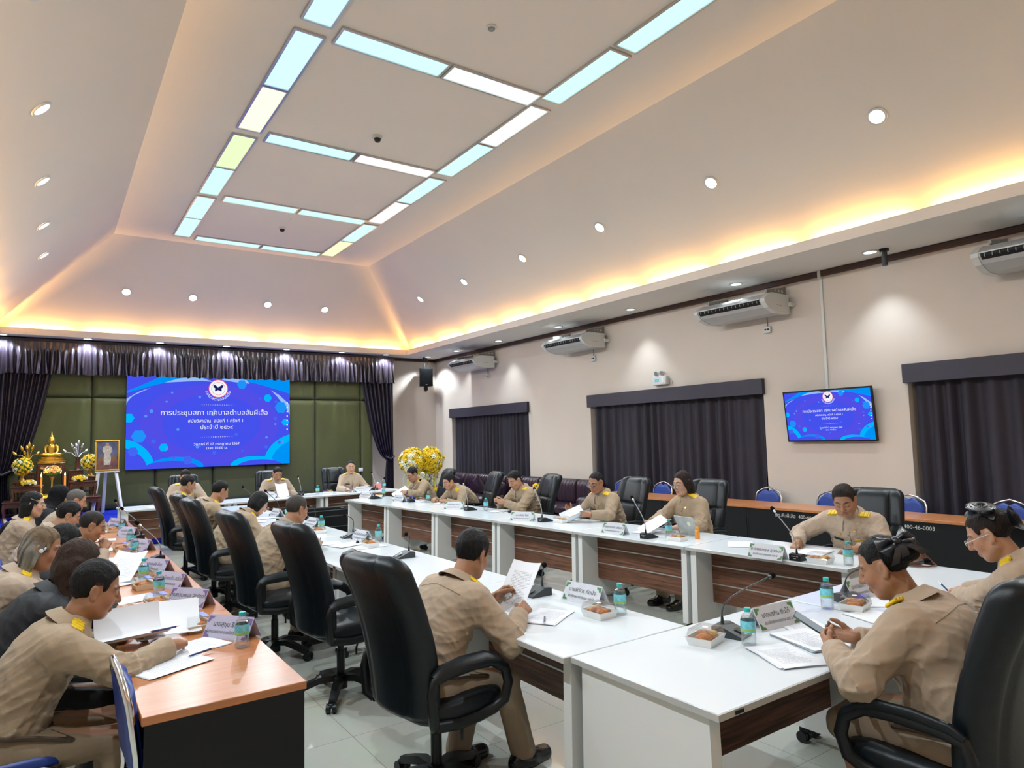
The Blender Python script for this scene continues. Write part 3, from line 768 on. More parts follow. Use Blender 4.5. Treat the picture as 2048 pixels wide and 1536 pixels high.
# ---------------------------------------------------------------- office chairs
def mk_ochair():
    t = thing('office_chair', '', 'chair')
    m = MB(); m.cyl((0, 0, .05), (0, 0, .145), .045, n=14); m.cyl((0, 0, .14), (0, 0, .30), .028, n=12); m.cyl((0, 0, .30), (0, 0, .405), .022, n=12); m.box(-.12, .14, -.10, .10, .395, .425, .01); m.build('gas_column', M['plastic'], t)
    m = MB(); m.tube([(.03, -.09, .40), (.05, -.16, .385), (.03, -.17, .34), (.03, -.17, .30)], .007, 6); m.build('height_lever', M['plastic'], t)
    for k in range(5):
        T = RZ(2*PI*k/5+.3); m = MB()
        R = [(.03, .125, .036), (.12, .13, .034), (.22, .10, .03), (.31, .068, .024)]
        vs = []
        for x, z, w in R: vs += [(x, -w, z-.022), (x, w, z-.022), (x, w*.7, z+.016), (x, -w*.7, z+.016)]
        fs = [(4*i+a, 4*i+(a+1) % 4, 4*i+4+(a+1) % 4, 4*i+4+a) for i in range(3) for a in range(4)]+[(12, 13, 14, 15)]
        m.add(vs, fs, T); lg = m.build('leg', M['plastic'], t, ang=50)
        m = MB(); m.cyl((.315, -.032, .030), (.315, -.008, .030), .030, n=12, T=T); m.cyl((.315, .008, .030), (.315, .032, .030), .030, n=12, T=T); m.box(.295, .335, -.02, .02, .035, .062, .006, T=T)
        m.build('caster', M['plastic'], lg)
    def sel(e): return lambda a: math.copysign(abs(a)**e, a)
    p5 = sel(.45)
    m = MB()
    def seat(u, v):
        a = u*2*PI; b = -PI/2+PI*v
        cx, cy, cz = p5(math.cos(a)*math.cos(b)), p5(math.sin(a)*math.cos(b)), math.sin(b)
        c = math.cos(b)**.35 if math.cos(b) > 0 else 0
        x, y = .255*p5(math.cos(a))*c, .262*p5(math.sin(a))*c
        z = .475+.058*math.copysign(abs(math.sin(b))**.6, b)
        cr = .012*math.exp(-((abs(y)-.165)/.02)**2) if b > 0 else 0
        return (x+.02, y, z-cr-.015*max(0, x/.255)**3)
    m.grid(44, 15, seat, closeu=True); m.build('seat', M['leather'], t, ang=70)
    # backrest: lofted sections, rear shell with seams, padded head roll
    def back(u, v):
        a = u*2*PI; vv = v
        z = .445+.765*vv
        x0 = -.215-.185*vv**1.15+.035*math.sin(PI*vv*1.0)
        w = (.235+.035*math.sin(PI*min(1, vv*1.05))+.01*vv)
        e = 1.
        if vv > .9: e = math.sqrt(max(0, 1-((vv-.9)/.1)**2))
        if vv < .05: e = math.sqrt(max(0.0, 1-((.05-vv)/.05)**2))
        w *= .72+.28*e if vv > .5 else .8+.2*e
        th = .062*(.12+.88*e)*(1+.35*max(0, (vv-.62)/.38))
        cs, sn = math.cos(a), math.sin(a)
        y = w*math.copysign(abs(cs)**.42, cs); x = th*math.copysign(abs(sn)**.75, sn)
        q = abs(y)/w; crease = math.exp(-((q-.58)/.055)**2)
        if sn > 0: x -= .026*crease*min(1, e+.2); x += .016*max(0, 1-(q/.5)**2)*(1 if vv > .62 else .5)
        else: x += (.008+.014*max(0, (vv-.7)/.3))*crease
        if sn > 0 and .56 < vv < .64: x -= .02*math.exp(-((vv-.60)/.014)**2)*max(0, 1-q**4)
        bow = .045*q*q
        return (x0+x+bow, y, z)
    m = MB(); m.grid(72, 46, back, closeu=True)
    m.f.append(tuple(range(71, -1, -1))); m.m.append(0); n = len(m.v); m.f.append(tuple(range(n-72, n))); m.m.append(0)
    m.build('backrest', M['leather'], t, ang=75)
    for s in (-1, 1):
        y = s*.292
        m = MB(); m.tube([(-.19, y-s*.03, .445), (-.215, y, .47), (-.225, y, .60), (-.21, y, .655), (-.14, y, .672), (.02, y, .678), (.13, y, .668), (.205, y, .62), (.225, y, .55), (.20, y, .475), (.15, y-s*.02, .44), (.06, y-s*.03, .425), (-.06, y-s*.03, .425), (-.19, y-s*.03, .445)], .026, 10, flat=.75)
        a = m.build('arm', M['plastic'], t, ang=70)
        m = MB(); m.tube([(-.21, y, .662), (-.17, y, .685), (-.05, y, .698), (.08, y, .694), (.15, y, .672), (.20, y, .635)], [.028, .036, .038, .038, .034, .026], 12, flat=.55)
        m.build('arm_pad', M['leather'], a, ang=70)
    return t
ochair = Proto(mk_ochair)
# ---------------------------------------------------------------- blue banquet chairs
def mk_bchair():
    t = thing('banquet_chair', '', 'chair')
    m = MB()
    hoop = [(-.30, -.19, .0), (-.245, -.195, .25), (-.225, -.20, .44), (-.235, -.205, .60), (-.262, -.205, .78), (-.275, -.185, .84), (-.285, -.10, .885), (-.295, 0, .915), (-.285, .10, .885), (-.275, .185, .84), (-.262, .205, .78), (-.235, .205, .60), (-.225, .20, .44), (-.245, .195, .25), (-.30, .19, .0)]
    m.tube(hoop, .0135, 8); m.build('back_frame', M['chrome'], t, ang=70)
    for s in (-1, 1):
        m = MB(); m.tube([(.22, s*.20, 0), (.19, s*.20, .30), (.17, s*.20, .405), (.12, s*.20, .425), (-.22, s*.20, .425)], .0125, 8); m.build('leg', M['chrome'], t, ang=70)
    m = MB(); m.tube([(.175, -.20, .40), (.175, .20, .40)], .011, 8); m.tube([(-.25, -.195, .22), (-.25, .195, .22)], .009, 8); m.build('stretcher', M['chrome'], t)
    m = MB()
    def seat(u, v):
        a = u*2*PI; b = -PI/2+PI*v; c = max(0, math.cos(b))**.3
        p = lambda q: math.copysign(abs(q)**.42, q)
        return (.215*p(math.cos(a))*c, .208*p(math.sin(a))*c, .452+.034*math.copysign(abs(math.sin(b))**.7, b)-.02*max(0, p(math.cos(a)))**3*c)
    m.grid(32, 11, seat, closeu=True); m.build('seat', M['blue'], t, ang=70)
    # back pad with a dipped top edge
    def pad(u, v):
        z = .50+.36*v; y = (u*2-1)
        w = .190 if v < .72 else .190-.055*((v-.72)/.28)**2
        top = .893-.062*abs(y)**2-.036*math.exp(-(y/.26)**2)
        z = .50+(top-.50)*v
        lean = -.228-(z-.5)*.125
        e = min(1, min(u, 1-u)/.12, min(v, 1-v)/.10); e = math.sqrt(max(0, 1-(1-e)**2))
        return lean, y*w, z, e
    for side in (1,):
        m = MB(); n = 17
        def f1(u, v): l, y, z, e = pad(u, v); return (l+.008+.024*e, y, z)
        def f2(u, v): l, y, z, e = pad(1-u, v); return (l-.004-.014*e, y, z)
        m.grid(n, n, f1); m.grid(n, n, f2)
        m.build('back_pad', M['blue'], t, ang=75)
    return t
bchair = Proto(mk_bchair)
# ---------------------------------------------------------------- plum sofa along the right wall
t = thing('sofa', 'long plum leather sofa with gathered back along the far right wall', 'sofa', (8.73, 9.28, 0))
L = 5.82
MB().box(-.86, 0, 0, L, .06, .26, .03).build('base', M['sofa'], t)
for k in range(8): 
    MB().cyl((-.78+.7*(k % 2), .15+(k//2)*(L-.3)/3, 0), (-.78+.7*(k % 2), .15+(k//2)*(L-.3)/3, .06), .03).build('foot', M['plastic'], t)
n = 9
for k in range(n):
    a, b = .18+k*(L-.36)/n, .18+(k+1)*(L-.36)/n
    def cush(u, v, a=a, b=b):
        y = a+.006+(b-a-.012)*u; s = v*2*PI
        e = min(1, min(u, 1-u)/.08); e = math.sqrt(max(0, 1-(1-e)**2))
        pl = .010*math.sin(y*62+2*math.sin(v*9))*e
        return (-.17+(.15*e+pl)*math.copysign(abs(math.cos(s))**.6, math.cos(s))-.0, y, .63+(.22+.035*e)*math.copysign(abs(math.sin(s))**.6, math.sin(s)))
    m = MB(); m.grid(34, 30, cush); m.build('back_cushion', M['sofa'], t, ang=80)
    MB().box(-.86, -.30, a+.005, b-.005, .26, .44, .05).build('seat_cushion', M['sofa'], t)
for y in (0, L-.17): MB().box(-.86, -.02, y, y+.17, .06, .62, .05).build('arm', M['sofa'], t)
for k, (y, rz) in enumerate(((3.75, .5), (4.6, -.4), (5.6, .3))):
    t = thing('cushion', 'plum leather scatter cushion leaning on the sofa, %s from the stage' % ORD[2-k], 'cushion', (8.28, 8.75+y, .63), 0, 'sofa cushions', rot=(rz, -.35, 0))
    m = MB(); m.grid(20, 20, lambda u, v: ((.075*(max(0, math.sin(PI*u)*math.sin(PI*v)))**.45), (u-.5)*.42, (v-.5)*.42)); m.grid(20, 20, lambda u, v: (-(.075*(max(0, math.sin(PI*u)*math.sin(PI*v)))**.45), (.5-u)*.42, (v-.5)*.42))
    m.build('cover', M['sofa'], t, ang=80)
# black flat screen lying on its stand inside the square
t = thing('floor_monitor', 'big black monitor standing on the floor inside the square, back towards us', 'monitor', (4.02, 11.35, 0), .05)
m = MB(); m.box(-.95, .80, -.03, .05, .10, .62, .012); m.build('back_case', M['black'], t)
m = MB(); m.box(-.93, .78, .051, .054, .115, .61); m.build('display', M['screenoff'], t, smooth=False)
m = MB()
for (x0, z0, x1, z1) in ((-.85, .46, .72, .46), (-.6, .46, -.85, .2), (.3, .46, .6, .14), (-.5, .28, .36, .28), (-.95, .56, .8, .56)): m.tube([(x0, -.032, z0), (x1, -.032, z1)], .009, 6)
m.build('molded_rib', M['dark'], t)
m = MB(); m.box(-.6, -.5, -.18, .18, 0, .10, .01); m.box(.4, .5, -.18, .18, 0, .10, .01); m.build('foot', M['plastic'], t)
text_obj('badge', '••••  •••', .05, M['alu'], t, TR(.25, -.0325, .59) @ RX(PI/2))
# ---------------------------------------------------------------- altar tables (all stand on the stage or on each other)
def moo(label, x0, x1, y0, y1, z0, z1):
    t = thing('altar_table', label, 'altar table', ((x0+x1)/2, (y0+y1)/2, z0), 0, 'rosewood altar tables')
    w, d, h = (x1-x0)/2, (y1-y0)/2, z1-z0; q = min(.055, h*.22)
    m = MB(); m.box(-w, w, -d, d, h-.025, h, .006); m.box(-w+.015, w-.015, -d+.015, d-.015, h-.05, h-.024, .004); m.build('tabletop', M['rose'], t)
    m = MB()
    for s in (-1, 1):
        P = [(-w+.03, h-.05), (w-.03, h-.05), (w-.03, h-.05-q*1.6), (w*.72, h-.05-q), (w*.35, h-.05-q*1.15), (0, h-.05-q*.8), (-w*.35, h-.05-q*1.15), (-w*.72, h-.05-q), (-w+.03, h-.05-q*1.6)]
        m.prism(P, s*(d-.03)-.01, s*(d-.03)+.01, T=Matrix(((1, 0, 0, 0), (0, 0, 1, 0), (0, 1, 0, 0), (0, 0, 0, 1))))
        m.box(s*(w-.03)-.01, s*(w-.03)+.01, -d+.03, d-.03, h-.05-q, h-.05)
    m.build('apron', M['rose'], t, smooth=False)
    for sx in (-1, 1):
        for sy in (-1, 1):
            m = MB(); x, y = sx*(w-.035), sy*(d-.035)
            m.tube([(x, y, h-.05), (x+sx*.012, y+sy*.01, h*.6), (x-sx*.004, y, h*.3), (x+sx*.008, y+sy*.006, .02), (x+sx*.008, y+sy*.006, .0)], [.03, .026, .02, .027, .027], 8); m.build('leg', M['rose'], t)
    if h > .2: MB().box(-w+.04, w-.04, -.012, .012, h*.28, h*.28+.022).build('stretcher', M['rose'], t, smooth=False)
    return t
moo('widest lowest rosewood altar table, under the left stack', -.64, .02, 15.0, 15.6, PL, .80)
moo('lowest rosewood altar table under the right stack', .10, .86, 15.0, 15.6, PL, .82)
moo('second tier rosewood altar table of the left stack', -.52, -.04, 15.02, 15.5, .80, 1.07)
moo('second tier rosewood altar table of the right stack', .36, .80, 15.02, 15.5, .82, 1.11)
moo('small top rosewood table of the left stack carrying the big bouquet', -.50, -.20, 15.28, 15.58, 1.07, 1.15)
moo('small top rosewood table of the right stack carrying the big bouquet', .58, .82, 15.28, 15.58, 1.11, 1.19)
moo('tall rosewood stand behind the left stack carrying gold lotus buds', -.42, -.175, 15.62, 15.9, PL, 1.29)
moo('tall rosewood stand behind the right stack carrying silver lotus buds', .34, .60, 15.62, 15.9, PL, 1.31)
moo('tall central rosewood altar table under the golden statue', -.16, .30, 15.60, 15.97, PL, 1.46)
t = moo('rosewood offering table with a gold cushioned top before the altar', -.16, .38, 14.55, 14.98, PL, .86)
m = MB(); m.grid(24, 12, lambda u, v: ((u-.5)*.56, (v-.5)*.44, .41+.07*(max(0, math.sin(PI*u)*math.sin(PI*v)))**.3)); m.build('gold_cushion', M['gold'], t, ang=70)
# seated golden statue
t = thing('golden_statue', 'seated golden Buddha statue on a tiered golden base', 'statue', (.07, 15.78, 1.46), -PI/2)
m = MB(); m.lathe([(.20, 0), (.205, .03), (.17, .04), (.18, .07), (.145, .08), (.155, .115), (.13, .125), (0, .125)], n=24, sx=.75, sy=1.2); m.build('tiered_base', M['gold'], t)
m = MB()
m.ball((.02, 0, .155), (.10, .20, .042), 16, 8); m.ball((.05, .08, .165), (.07, .10, .032), 14, 7); m.ball((.05, -.08, .165), (.07, .10, .032), 14, 7)
m.tube([(-.02, 0, .14), (-.015, 0, .22), (-.01, 0, .29), (-.01, 0, .345), (-.01, 0, .37)], [.062, .05, .064, .048, .025], 14)
for s in (-1, 1): m.tube([(-.01, s*.055, .345), (-.018, s*.088, .31), (-.004, s*.098, .24), (.055, s*.085, .19), (.10, s*.06 if s < 0 else .02, .175)], [.026, .030, .024, .020, .015], 10)
m.tube([(-.01, 0, .355), (-.01, 0, .39)], .026, 10); m.ball((0, 0, .43), (.046, .041, .055), 14, 9); m.ball((.043, 0, .42), (.012, .01, .014), 8, 5)
for s in (-1, 1): m.ball((-.005, s*.043, .415), (.012, .008, .034), 8, 6)
m.build('body', M['gold'], t, ang=70)
m = MB(); m.lathe([(.05, .445), (.046, .475), (.028, .497), (.03, .51), (.018, .53), (.010, .56), (0, .615)], o=(-.004, 0, 0), n=16); m.build('crown_flame', M['gold'], t)
# lotus bud vases
def lotus(label, x, y, z, metal, pot):
    t = thing('lotus_vase', label, 'vase', (x, y, z), 0, 'lotus bud vases')
    MB().lathe([(.045, 0), (.04, .01), (.03, .05), (.035, .20), (.048, .25), (.04, .25), (0, .24)], n=14).build('vase', pot, t)
    m = MB(); r = random.Random(int(x*100)); buds = MB()
    for k in range(7):
        a = k*2*PI/7; rr = .10+.12*(k % 2); h = .36+.09*((k+1) % 2)+r.uniform(-.02, .02)
        if k == 0: rr, h = .01, .50
        p = (rr*math.cos(a), rr*math.sin(a), h); m.tube([(0, 0, .22), (p[0]*.5, p[1]*.5, .33), p], .007, 6)
        d = Vector((p[0], p[1], .25)).normalized(); T = TR(*p) @ d.to_track_quat('Z', 'Y').to_matrix().to_4x4()
        buds.lathe([(0, -.03), (.022, -.005), (.026, .02), (.015, .06), (0, .09)], n=9, T=T)
    m.build('stem', metal, t); buds.build('lotus_bud', metal, t)
lotus('golden lotus buds in a slim bronze vase left of the statue', -.29, 15.76, 1.29, M['gold'], M['rose'])
lotus('silver lotus buds in a dark vase right of the statue', .50, 15.76, 1.31, M['silver'], M['rose'])
# flowers
def blooms(parent, c, R, n, mats, seed, flat=1.0, size=.05, leaf=True):
    r = random.Random(seed); ms = {k: MB() for k in mats}
    lf = MB()
    for i in range(n):
        z = 1-2*(i+.5)/n
        if flat < 1 and z < -.2: z = -z*.5
        a = i*2.399963; q = math.sqrt(1-z*z); d = Vector((q*math.cos(a), q*math.sin(a), z*flat))
        p = Vector(c)+d*R*r.uniform(.86, 1.04); s = size*r.uniform(.75, 1.2)
        T = TR(*p) @ Vector((d.x, d.y, d.z+.001)).to_track_quat('Z', 'Y').to_matrix().to_4x4() @ RZ(r.uniform(0, 6))
        m = ms[r.choice(mats)]
        for k in range(7):
            b = 2*PI*k/7; L = s*(1 if k % 2 else .8)
            P = [(0, 0, 0), (L*.55*math.cos(b-.42), L*.55*math.sin(b-.42), s*.22), (L*math.cos(b), L*math.sin(b), s*(.12 if k % 2 else .34)), (L*.55*math.cos(b+.42), L*.55*math.sin(b+.42), s*.22)]
            m.add(P, [(0, 1, 2), (0, 2, 3)], T)
        m.lathe([(s*.26, 0), (s*.30, s*.22), (s*.14, s*.40), (0, s*.40)], n=6, T=T)
        if leaf and i % 3 == 0:
            b = r.uniform(0, 6); L = s*1.5; lf.add([(0, 0, -.005), (L*.5*math.cos(b-.25), L*.5*math.sin(b-.25), .0), (L*math.cos(b), L*math.sin(b), .01), (L*.5*math.cos(b+.25), L*.5*math.sin(b+.25), 0)], [(0, 1, 2, 3)], T)
    core = MB(); core.ball(c, (R*.86, R*.86, R*.86*flat), 14, 8); core.build('foliage', M['leaf'], parent)
    if leaf and lf.f: lf.build('leaf', M['leaf'], parent, ang=60)
    nm = {M['yellow']: 'yellow_blossom', M['cream']: 'cream_blossom', M['pink']: 'pink_blossom', M['peach']: 'peach_blossom'}
    for k, m in ms.items():
        if m.f: m.build(nm[k], k, parent, ang=50)
def bouquet(label, x, y, z, R, mats, seed, stand=None, flat=.85, n=60):
    t = thing('bouquet', label, 'flowers', (x, y, z), 0, 'altar bouquets'); h = 0
    if stand == 'bowl': h = .15; MB().lathe([(.07, 0), (.05, .02), (.025, .05), (.03, .08), (.075, .13), (.08, .15), (0, .14)], n=16).build('gold_bowl', M['gold'], t)
    if stand == 'tall': h = .30; MB().lathe([(.06, 0), (.055, .02), (.018, .05), (.014, .2), (.03, .25), (.05, .29), (0, .28)], n=14).build('gold_stand', M['gold'], t)
    blooms(t, (0, 0, h+R*flat*.75), R, n, mats, seed, flat, size=R*.30)
    return t
Y_, C_, P_ = M['yellow'], M['cream'], M['peach']
bouquet('large round yellow and white bouquet on the left altar stack', -.37, 15.42, 1.15, .155, [Y_, Y_, C_], 2, 'bowl', 1., 70)
bouquet('large round yellow and white bouquet on the right altar stack', .70, 15.42, 1.19, .155, [Y_, Y_, C_], 3, 'bowl', 1., 70)
bouquet('low yellow bouquet lying on the left second tier table', -.26, 15.10, 1.07, .12, [Y_, C_], 4, None, .5, 40)
bouquet('low yellow bouquet lying on the right second tier table', .52, 15.10, 1.11, .12, [Y_, Y_, C_], 5, None, .5, 40)
bouquet('peach rose bouquet on a gold stand in front of the statue', .09, 14.86, .94, .13, [P_, P_, C_], 6, 'tall', .8, 46)
# candles on the gold cushion
for x, nm in ((-.07, 'left'), (.28, 'right')):
    t = thing('candle', 'lit orange candle on a brass candlestick, %s one on the gold cushion' % nm, 'candle', (x, 14.68, .92), 0, 'altar candles')
    MB().lathe([(.035, 0), (.03, .012), (.010, .03), (.016, .06), (.009, .09), (.02, .13), (.012, .14), (0, .14)], n=12).build('candlestick', M['brass'], t)
    MB().lathe([(.016, .14), (.016, .31), (0, .315)], n=10).build('wax', mat('orange_wax', (.75, .25, .04), .5, emit=((1, .35, .05), .25)), t)
    MB().lathe([(0, .315), (.011, .335), (.008, .36), (0, .395)], n=8).build('flame', emis('flame', (1, .72, .32), 9), t)
    ld = bpy.data.lights.new('candle_lamp', 'POINT'); ld.energy = 1.2; ld.color = (1, .55, .2); ld.shadow_soft_size = .02
    o = bpy.data.objects.new('candle_lamp', ld); COL.objects.link(o); o.location = (x, 14.68, .92+.42)
t = thing('small_card', 'small white folded card on the gold cushion', 'card', (.20, 14.80, .925))
MB().prism([(-.0, 0), (.05, 0), (.025, .07)], -.07, .07, T=Matrix(((0, 0, 1, 0), (1, 0, 0, 0), (0, 1, 0, 0), (0, 0, 0, 1)))).build('card', M['cardw'], t, smooth=False)
# easel with framed portrait
t = thing('easel', 'white wooden tripod easel on the stage', 'easel', (.97, 15.25, PL), .02)
for nm, pts in (('front_leg', [(-.24, -.12, 0), (-.14, .0, .86)]), ('front_leg', [(.26, -.12, 0), (.14, .0, .86)]), ('rear_leg', [(-.03, .36, 0), (-.01, .04, 1.1)])):
    a, b = Vector(pts[0]), Vector(pts[1]); d = b-a
    T = TR(*a) @ d.to_track_quat('Z', 'Y').to_matrix().to_4x4()
    MB().box(-.028, .028, -.014, .014, .004, d.length, T=T).build(nm, M['whiteleg'], t, smooth=False)
MB().box(-.20, .20, -.05, .02, .80, .822).build('ledge', M['whiteleg'], t, smooth=False)
t = thing('framed_portrait', 'gold framed portrait of a person in white robes, standing on the easel', 'picture', (.965, 15.22, PL+.825), .02, rot=(-.06, 0, .02))
m = MB(); w, h, b = .205, .60, .032
for a in ((-w, w, 0, b), (-w, w, h-b, h), (-w, -w+b, b, h-b), (w-b, w, b, h-b)): m.box(a[0], a[1], -.03, .0, a[2], a[3], .007)
m.build('gold_frame', M['goldp'], t)
m = MB(); m.box(-w+b-.002, w-b+.002, -.012, -.004, b-.002, h-b+.002); m.build('backdrop', mat('portrait_backdrop', (.09, .10, .17), .35, noise=(7, .5)), t, smooth=False)
m = MB(); m.box(-w+b, w-b, -.0135, -.012, b, .20); m.build('painted_floor', mat('portrait_floor', (.16, .07, .06), .35, noise=(14, .4)), t, smooth=False)
def blob(P, z, c, nm): 
    m = MB(); m.prism(P, 0, .0012, T=TR(0, z, 0) @ RX(PI/2)); return m.build(nm, c, t, smooth=False)
robe = mat('portrait_robe', (.50, .44, .36), .4, noise=(30, .3))
blob([(-.055, .12), (.05, .12), (.065, .25), (.05, .33), (.085, .40), (.07, .46), (.03, .49), (-.03, .49), (-.075, .46), (-.085, .40), (-.05, .33), (-.06, .25)], -.0135, robe, 'painted_robe')
blob([(.028*math.cos(i*PI/6), .515+.034*math.sin(i*PI/6)) for i in range(12)], -.0147, mat('portrait_skin', (.42, .24, .16), .4), 'painted_face')
blob([(-.15, .20), (-.07, .20), (-.075, .27), (-.14, .27)], -.0136, mat('portrait_wood', (.22, .10, .04), .4), 'painted_table'); blob([(.07, .20), (.16, .20), (.15, .28), (.08, .28)], -.0136, MATS['portrait_wood'], 'painted_table')
# tall flower stands right of the stage
for i, (x, y) in enumerate(((6.42, 13.05), (6.88, 13.1))):
    t = thing('flower_stand', 'tall %s flower stand with a ball of yellow orchids, right of the head table' % ('left' if i == 0 else 'right'), 'flowers', (x, y, 0), 0, 'tall flower stands')
    m = MB()
    for k in range(4):
        a = k*PI/2+.4; m.tube([(.16*math.cos(a), .16*math.sin(a), 0), (.12*math.cos(a), .12*math.sin(a), .6), (.15*math.cos(a), .15*math.sin(a), 1.02)], .012, 6)
    m.build('stand_rod', mat('yellow_rod', (.62, .58, .10), .45), t)
    m = MB()
    for k in range(9):
        a = k*.7; m.tube([(.05*math.cos(a), .05*math.sin(a), .0), (.22*math.cos(a), .22*math.sin(a), .55), (.20*math.cos(a+.3), .20*math.sin(a+.3), 1.0)], .004, 5)
    m.build('trailing_stem', mat('pale_stem', (.62, .62, .35), .6), t)
    MB().lathe([(.04, .96), (.09, 1.0), (.10, 1.06), (0, 1.06)], n=12).build('pot', M['grey'], t)
    blooms(t, (0, 0, 1.28), .27, 150, [Y_, Y_, Y_, C_], 11+i, 1., size=.085)
    b = MB(); blooms(t, (.08, -.05, .62), .10, 24, [Y_], 15+i, .8, size=.05)
t = thing('pink_flower_ball', 'ball of pale pink roses on a dark stand in the far right corner', 'flowers', (7.25, 13.9, 0))
m = MB(); m.cyl((0, 0, 0), (0, 0, .74), .03); m.cyl((0, 0, 0), (0, 0, .03), .15, n=16); m.build('stand', M['plastic'], t)
blooms(t, (0, 0, .92), .22, 90, [M['pink'], C_, C_], 21, 1., size=.07)
t = thing('tissue_box', 'small pink box beside a bottle at the right end of the head table', 'box', (5.52, 12.80, .751), .2)
MB().box(-.05, .05, -.05, .05, 0, .11, .006).build('carton', mat('pink_carton', (.75, .28, .28), .5), t); MB().ball((0, 0, .12), (.03, .02, .025)).build('tissue', M['paper'], t)
t = thing('flower_posy', 'little posy of orange and yellow flowers by the sofa', 'flowers', (7.55, 10.1, 0))
m = MB(); m.lathe([(.10, 0), (.13, .3), (.10, .55), (.06, .62), (0, .62)], n=14); m.build('vase', M['rose'], t)
blooms(t, (0, 0, .74), .12, 36, [Y_, P_], 31, 1., size=.06)
# ---------------------------------------------------------------- chairs in their places
G_OC = 'black leather office chairs'
LEFT_C = [(1.61, 3.05, .13, "of the man reading a sheet near us"), (1.70, 4.60, .10, "standing empty in the left row"), (1.56, 5.72, .05, "of the man with cropped greying hair"),
          (1.54, 7.35, .02, "of the person with chin length hair"), (1.56, 8.15, .0, "of the fourth man in the left row"), (1.52, 9.75, .0, "of the farthest man in the left row")]
for x, y, rz, nm in LEFT_C: ochair('black leather office chair %s' % nm, (x, y, 0), rz, G_OC)
RIGHT_C = [(5.62, 3.06, .05, "of the stout man"), (5.78, 4.98, .0, "of the long haired woman"), (5.62, 6.00, -.1, "of the man in half rimmed glasses"), (5.45, 7.50, -.25, "of the man looking at a phone"), (5.40, 8.85, -.3, "of the man leaning on his forearms"), (5.50, 10.50, -.25, "of the man in black rimmed glasses")]
for x, y, rz, nm in RIGHT_C: ochair('black leather office chair %s in the right row' % nm, (x, y, 0), PI+rz, G_OC)
for x, y, rz, nm in ((2.05, 13.12, -PI/2+.06, 'left'), (3.55, 13.18, -PI/2+.06, 'middle'), (4.86, 13.22, -PI/2+.10, 'right')): ochair('black leather office chair at the %s of the head table' % nm, (x, y-.1, 0), rz, G_OC)
ochair('black leather office chair of the heavy set woman, nearest us', (2.87, 1.30, 0), PI/2+.02, G_OC)
ochair('black leather office chair of the woman with the rosette', (4.12, 1.12, 0), PI/2+.2, G_OC)
G_BC = 'blue banquet chairs'
for i, y in enumerate((3.00, 4.05, 5.02, 5.98, 7.25, 8.02, 8.98)):
    bchair('empty blue banquet chair behind the right wall tables, %s from the camera' % ORD[i], (8.38, y, 0), PI, G_BC)
# ---------------------------------------------------------------- things on the tables
TZ = .7505
def mk_mic(big):
    def fn():
        t = thing('microphone', '', 'microphone', group='gooseneck microphones')
        c = M['plastic'] if not big else M['dark']
        m = MB(); W2 = .048 if not big else .060; prof = [(-.075, 0), (.075, 0), (.075, .012), (-.03, .052), (-.075, .046)]
        m.prism(prof, -W2, W2, T=Matrix(((1, 0, 0, 0), (0, 0, 1, 0), (0, 1, 0, 0), (0, 0, 0, 1)))); b = m.build('base', c, t, smooth=False)
        T = TR(.03, 0, .034) @ RY(math.atan2(.04, .105))
        MB().box(-.012, .030, -.020, .020, .0012, .0026, .002, T=T).build('display', mat('dim_display', (.08, .075, .07), .2), b)
        MB().box(.036, .046, -.012, .012, .001, .003, .002, T=T).build('talk_button', M['acw'], b)
        if not big:
            m = MB(); 
            for k, (y, z, w) in enumerate(((-.028, .030, .016), (-.006, .030, .014), (.014, .030, .014), (-.01, .014, .022))): m.box(-.0762, -.0748, y, y+w, z, z+.005)
            m.build('front_print', M['alu'], b, smooth=False)
        m = MB(); m.cyl((-.045, 0, .045), (-.045, 0, .085), .0095, .006, n=10); m.build('neck_socket', c, t)
        return t, c
    return fn
def neck(t, pts, c, r=.0042, metal=None):
    m = MB(); m.tube(pts, r, 7); m.build('gooseneck', metal or c, t)
    a, b = Vector(pts[-2]), Vector(pts[-1]); d = (b-a).normalized()
    m = MB(); m.cyl(b-d*.005, b+d*.022, .0085, .0095, n=10); m.build('collar_ring', M['alu'] if metal else M['dark'], t)
    e = b+d*.038; T = TR(*e) @ d.to_track_quat('Z', 'Y').to_matrix().to_4x4()
    m = MB(); m.ball((0, 0, 0), (.0165, .0165, .024), 12, 8, T=T); m.build('foam_head', M['foam'], t)
def bez(p0, p1, p2, p3, n=14): return [tuple(Vector(p0)*(1-u)**3+Vector(p1)*3*u*(1-u)**2+Vector(p2)*3*u*u*(1-u)+Vector(p3)*u**3) for u in [i/n for i in range(n+1)]]
_mics = {}
def mic(label, x, y, rz, style='up', big=False, z=TZ):
    k = (style, big)
    if k in _mics: return dup(_mics[k], label, (x, y, z), rz)
    t, c = mk_mic(big)(); s = (-.045, 0, .08)
    if style == 'up': P = bez(s, (-.045, 0, .17), (.0, 0, .20), (.11, 0, .31))
    elif style == 'lean': P = bez(s, (-.045, 0, .19), (-.04, .06, .22), (.02, .21, .34))
    elif style == 'low': P = bez(s, (-.05, .0, .17), (-.01, .05, .20), (.10, .42, .21), 18)
    elif style == 'side': P = bez(s, (-.05, .0, .16), (-.03, .10, .17), (.03, .43, .205), 18)
    elif style == 'short': P = bez(s, (-.06, 0, .15), (-.05, .0, .20), (.03, .04, .22), 18)
    elif style == 'fold': P = bez(s, (-.05, 0, .16), (-.06, .02, .20), (.03, .13, .21), 18)
    neck(t, P, c, .0042, M['grey'] if style in ('up', 'lean') and not big else None)
    t.location = (x, y, z); t.rotation_euler = (0, 0, rz); t['label'] = label; _mics[k] = t; return t
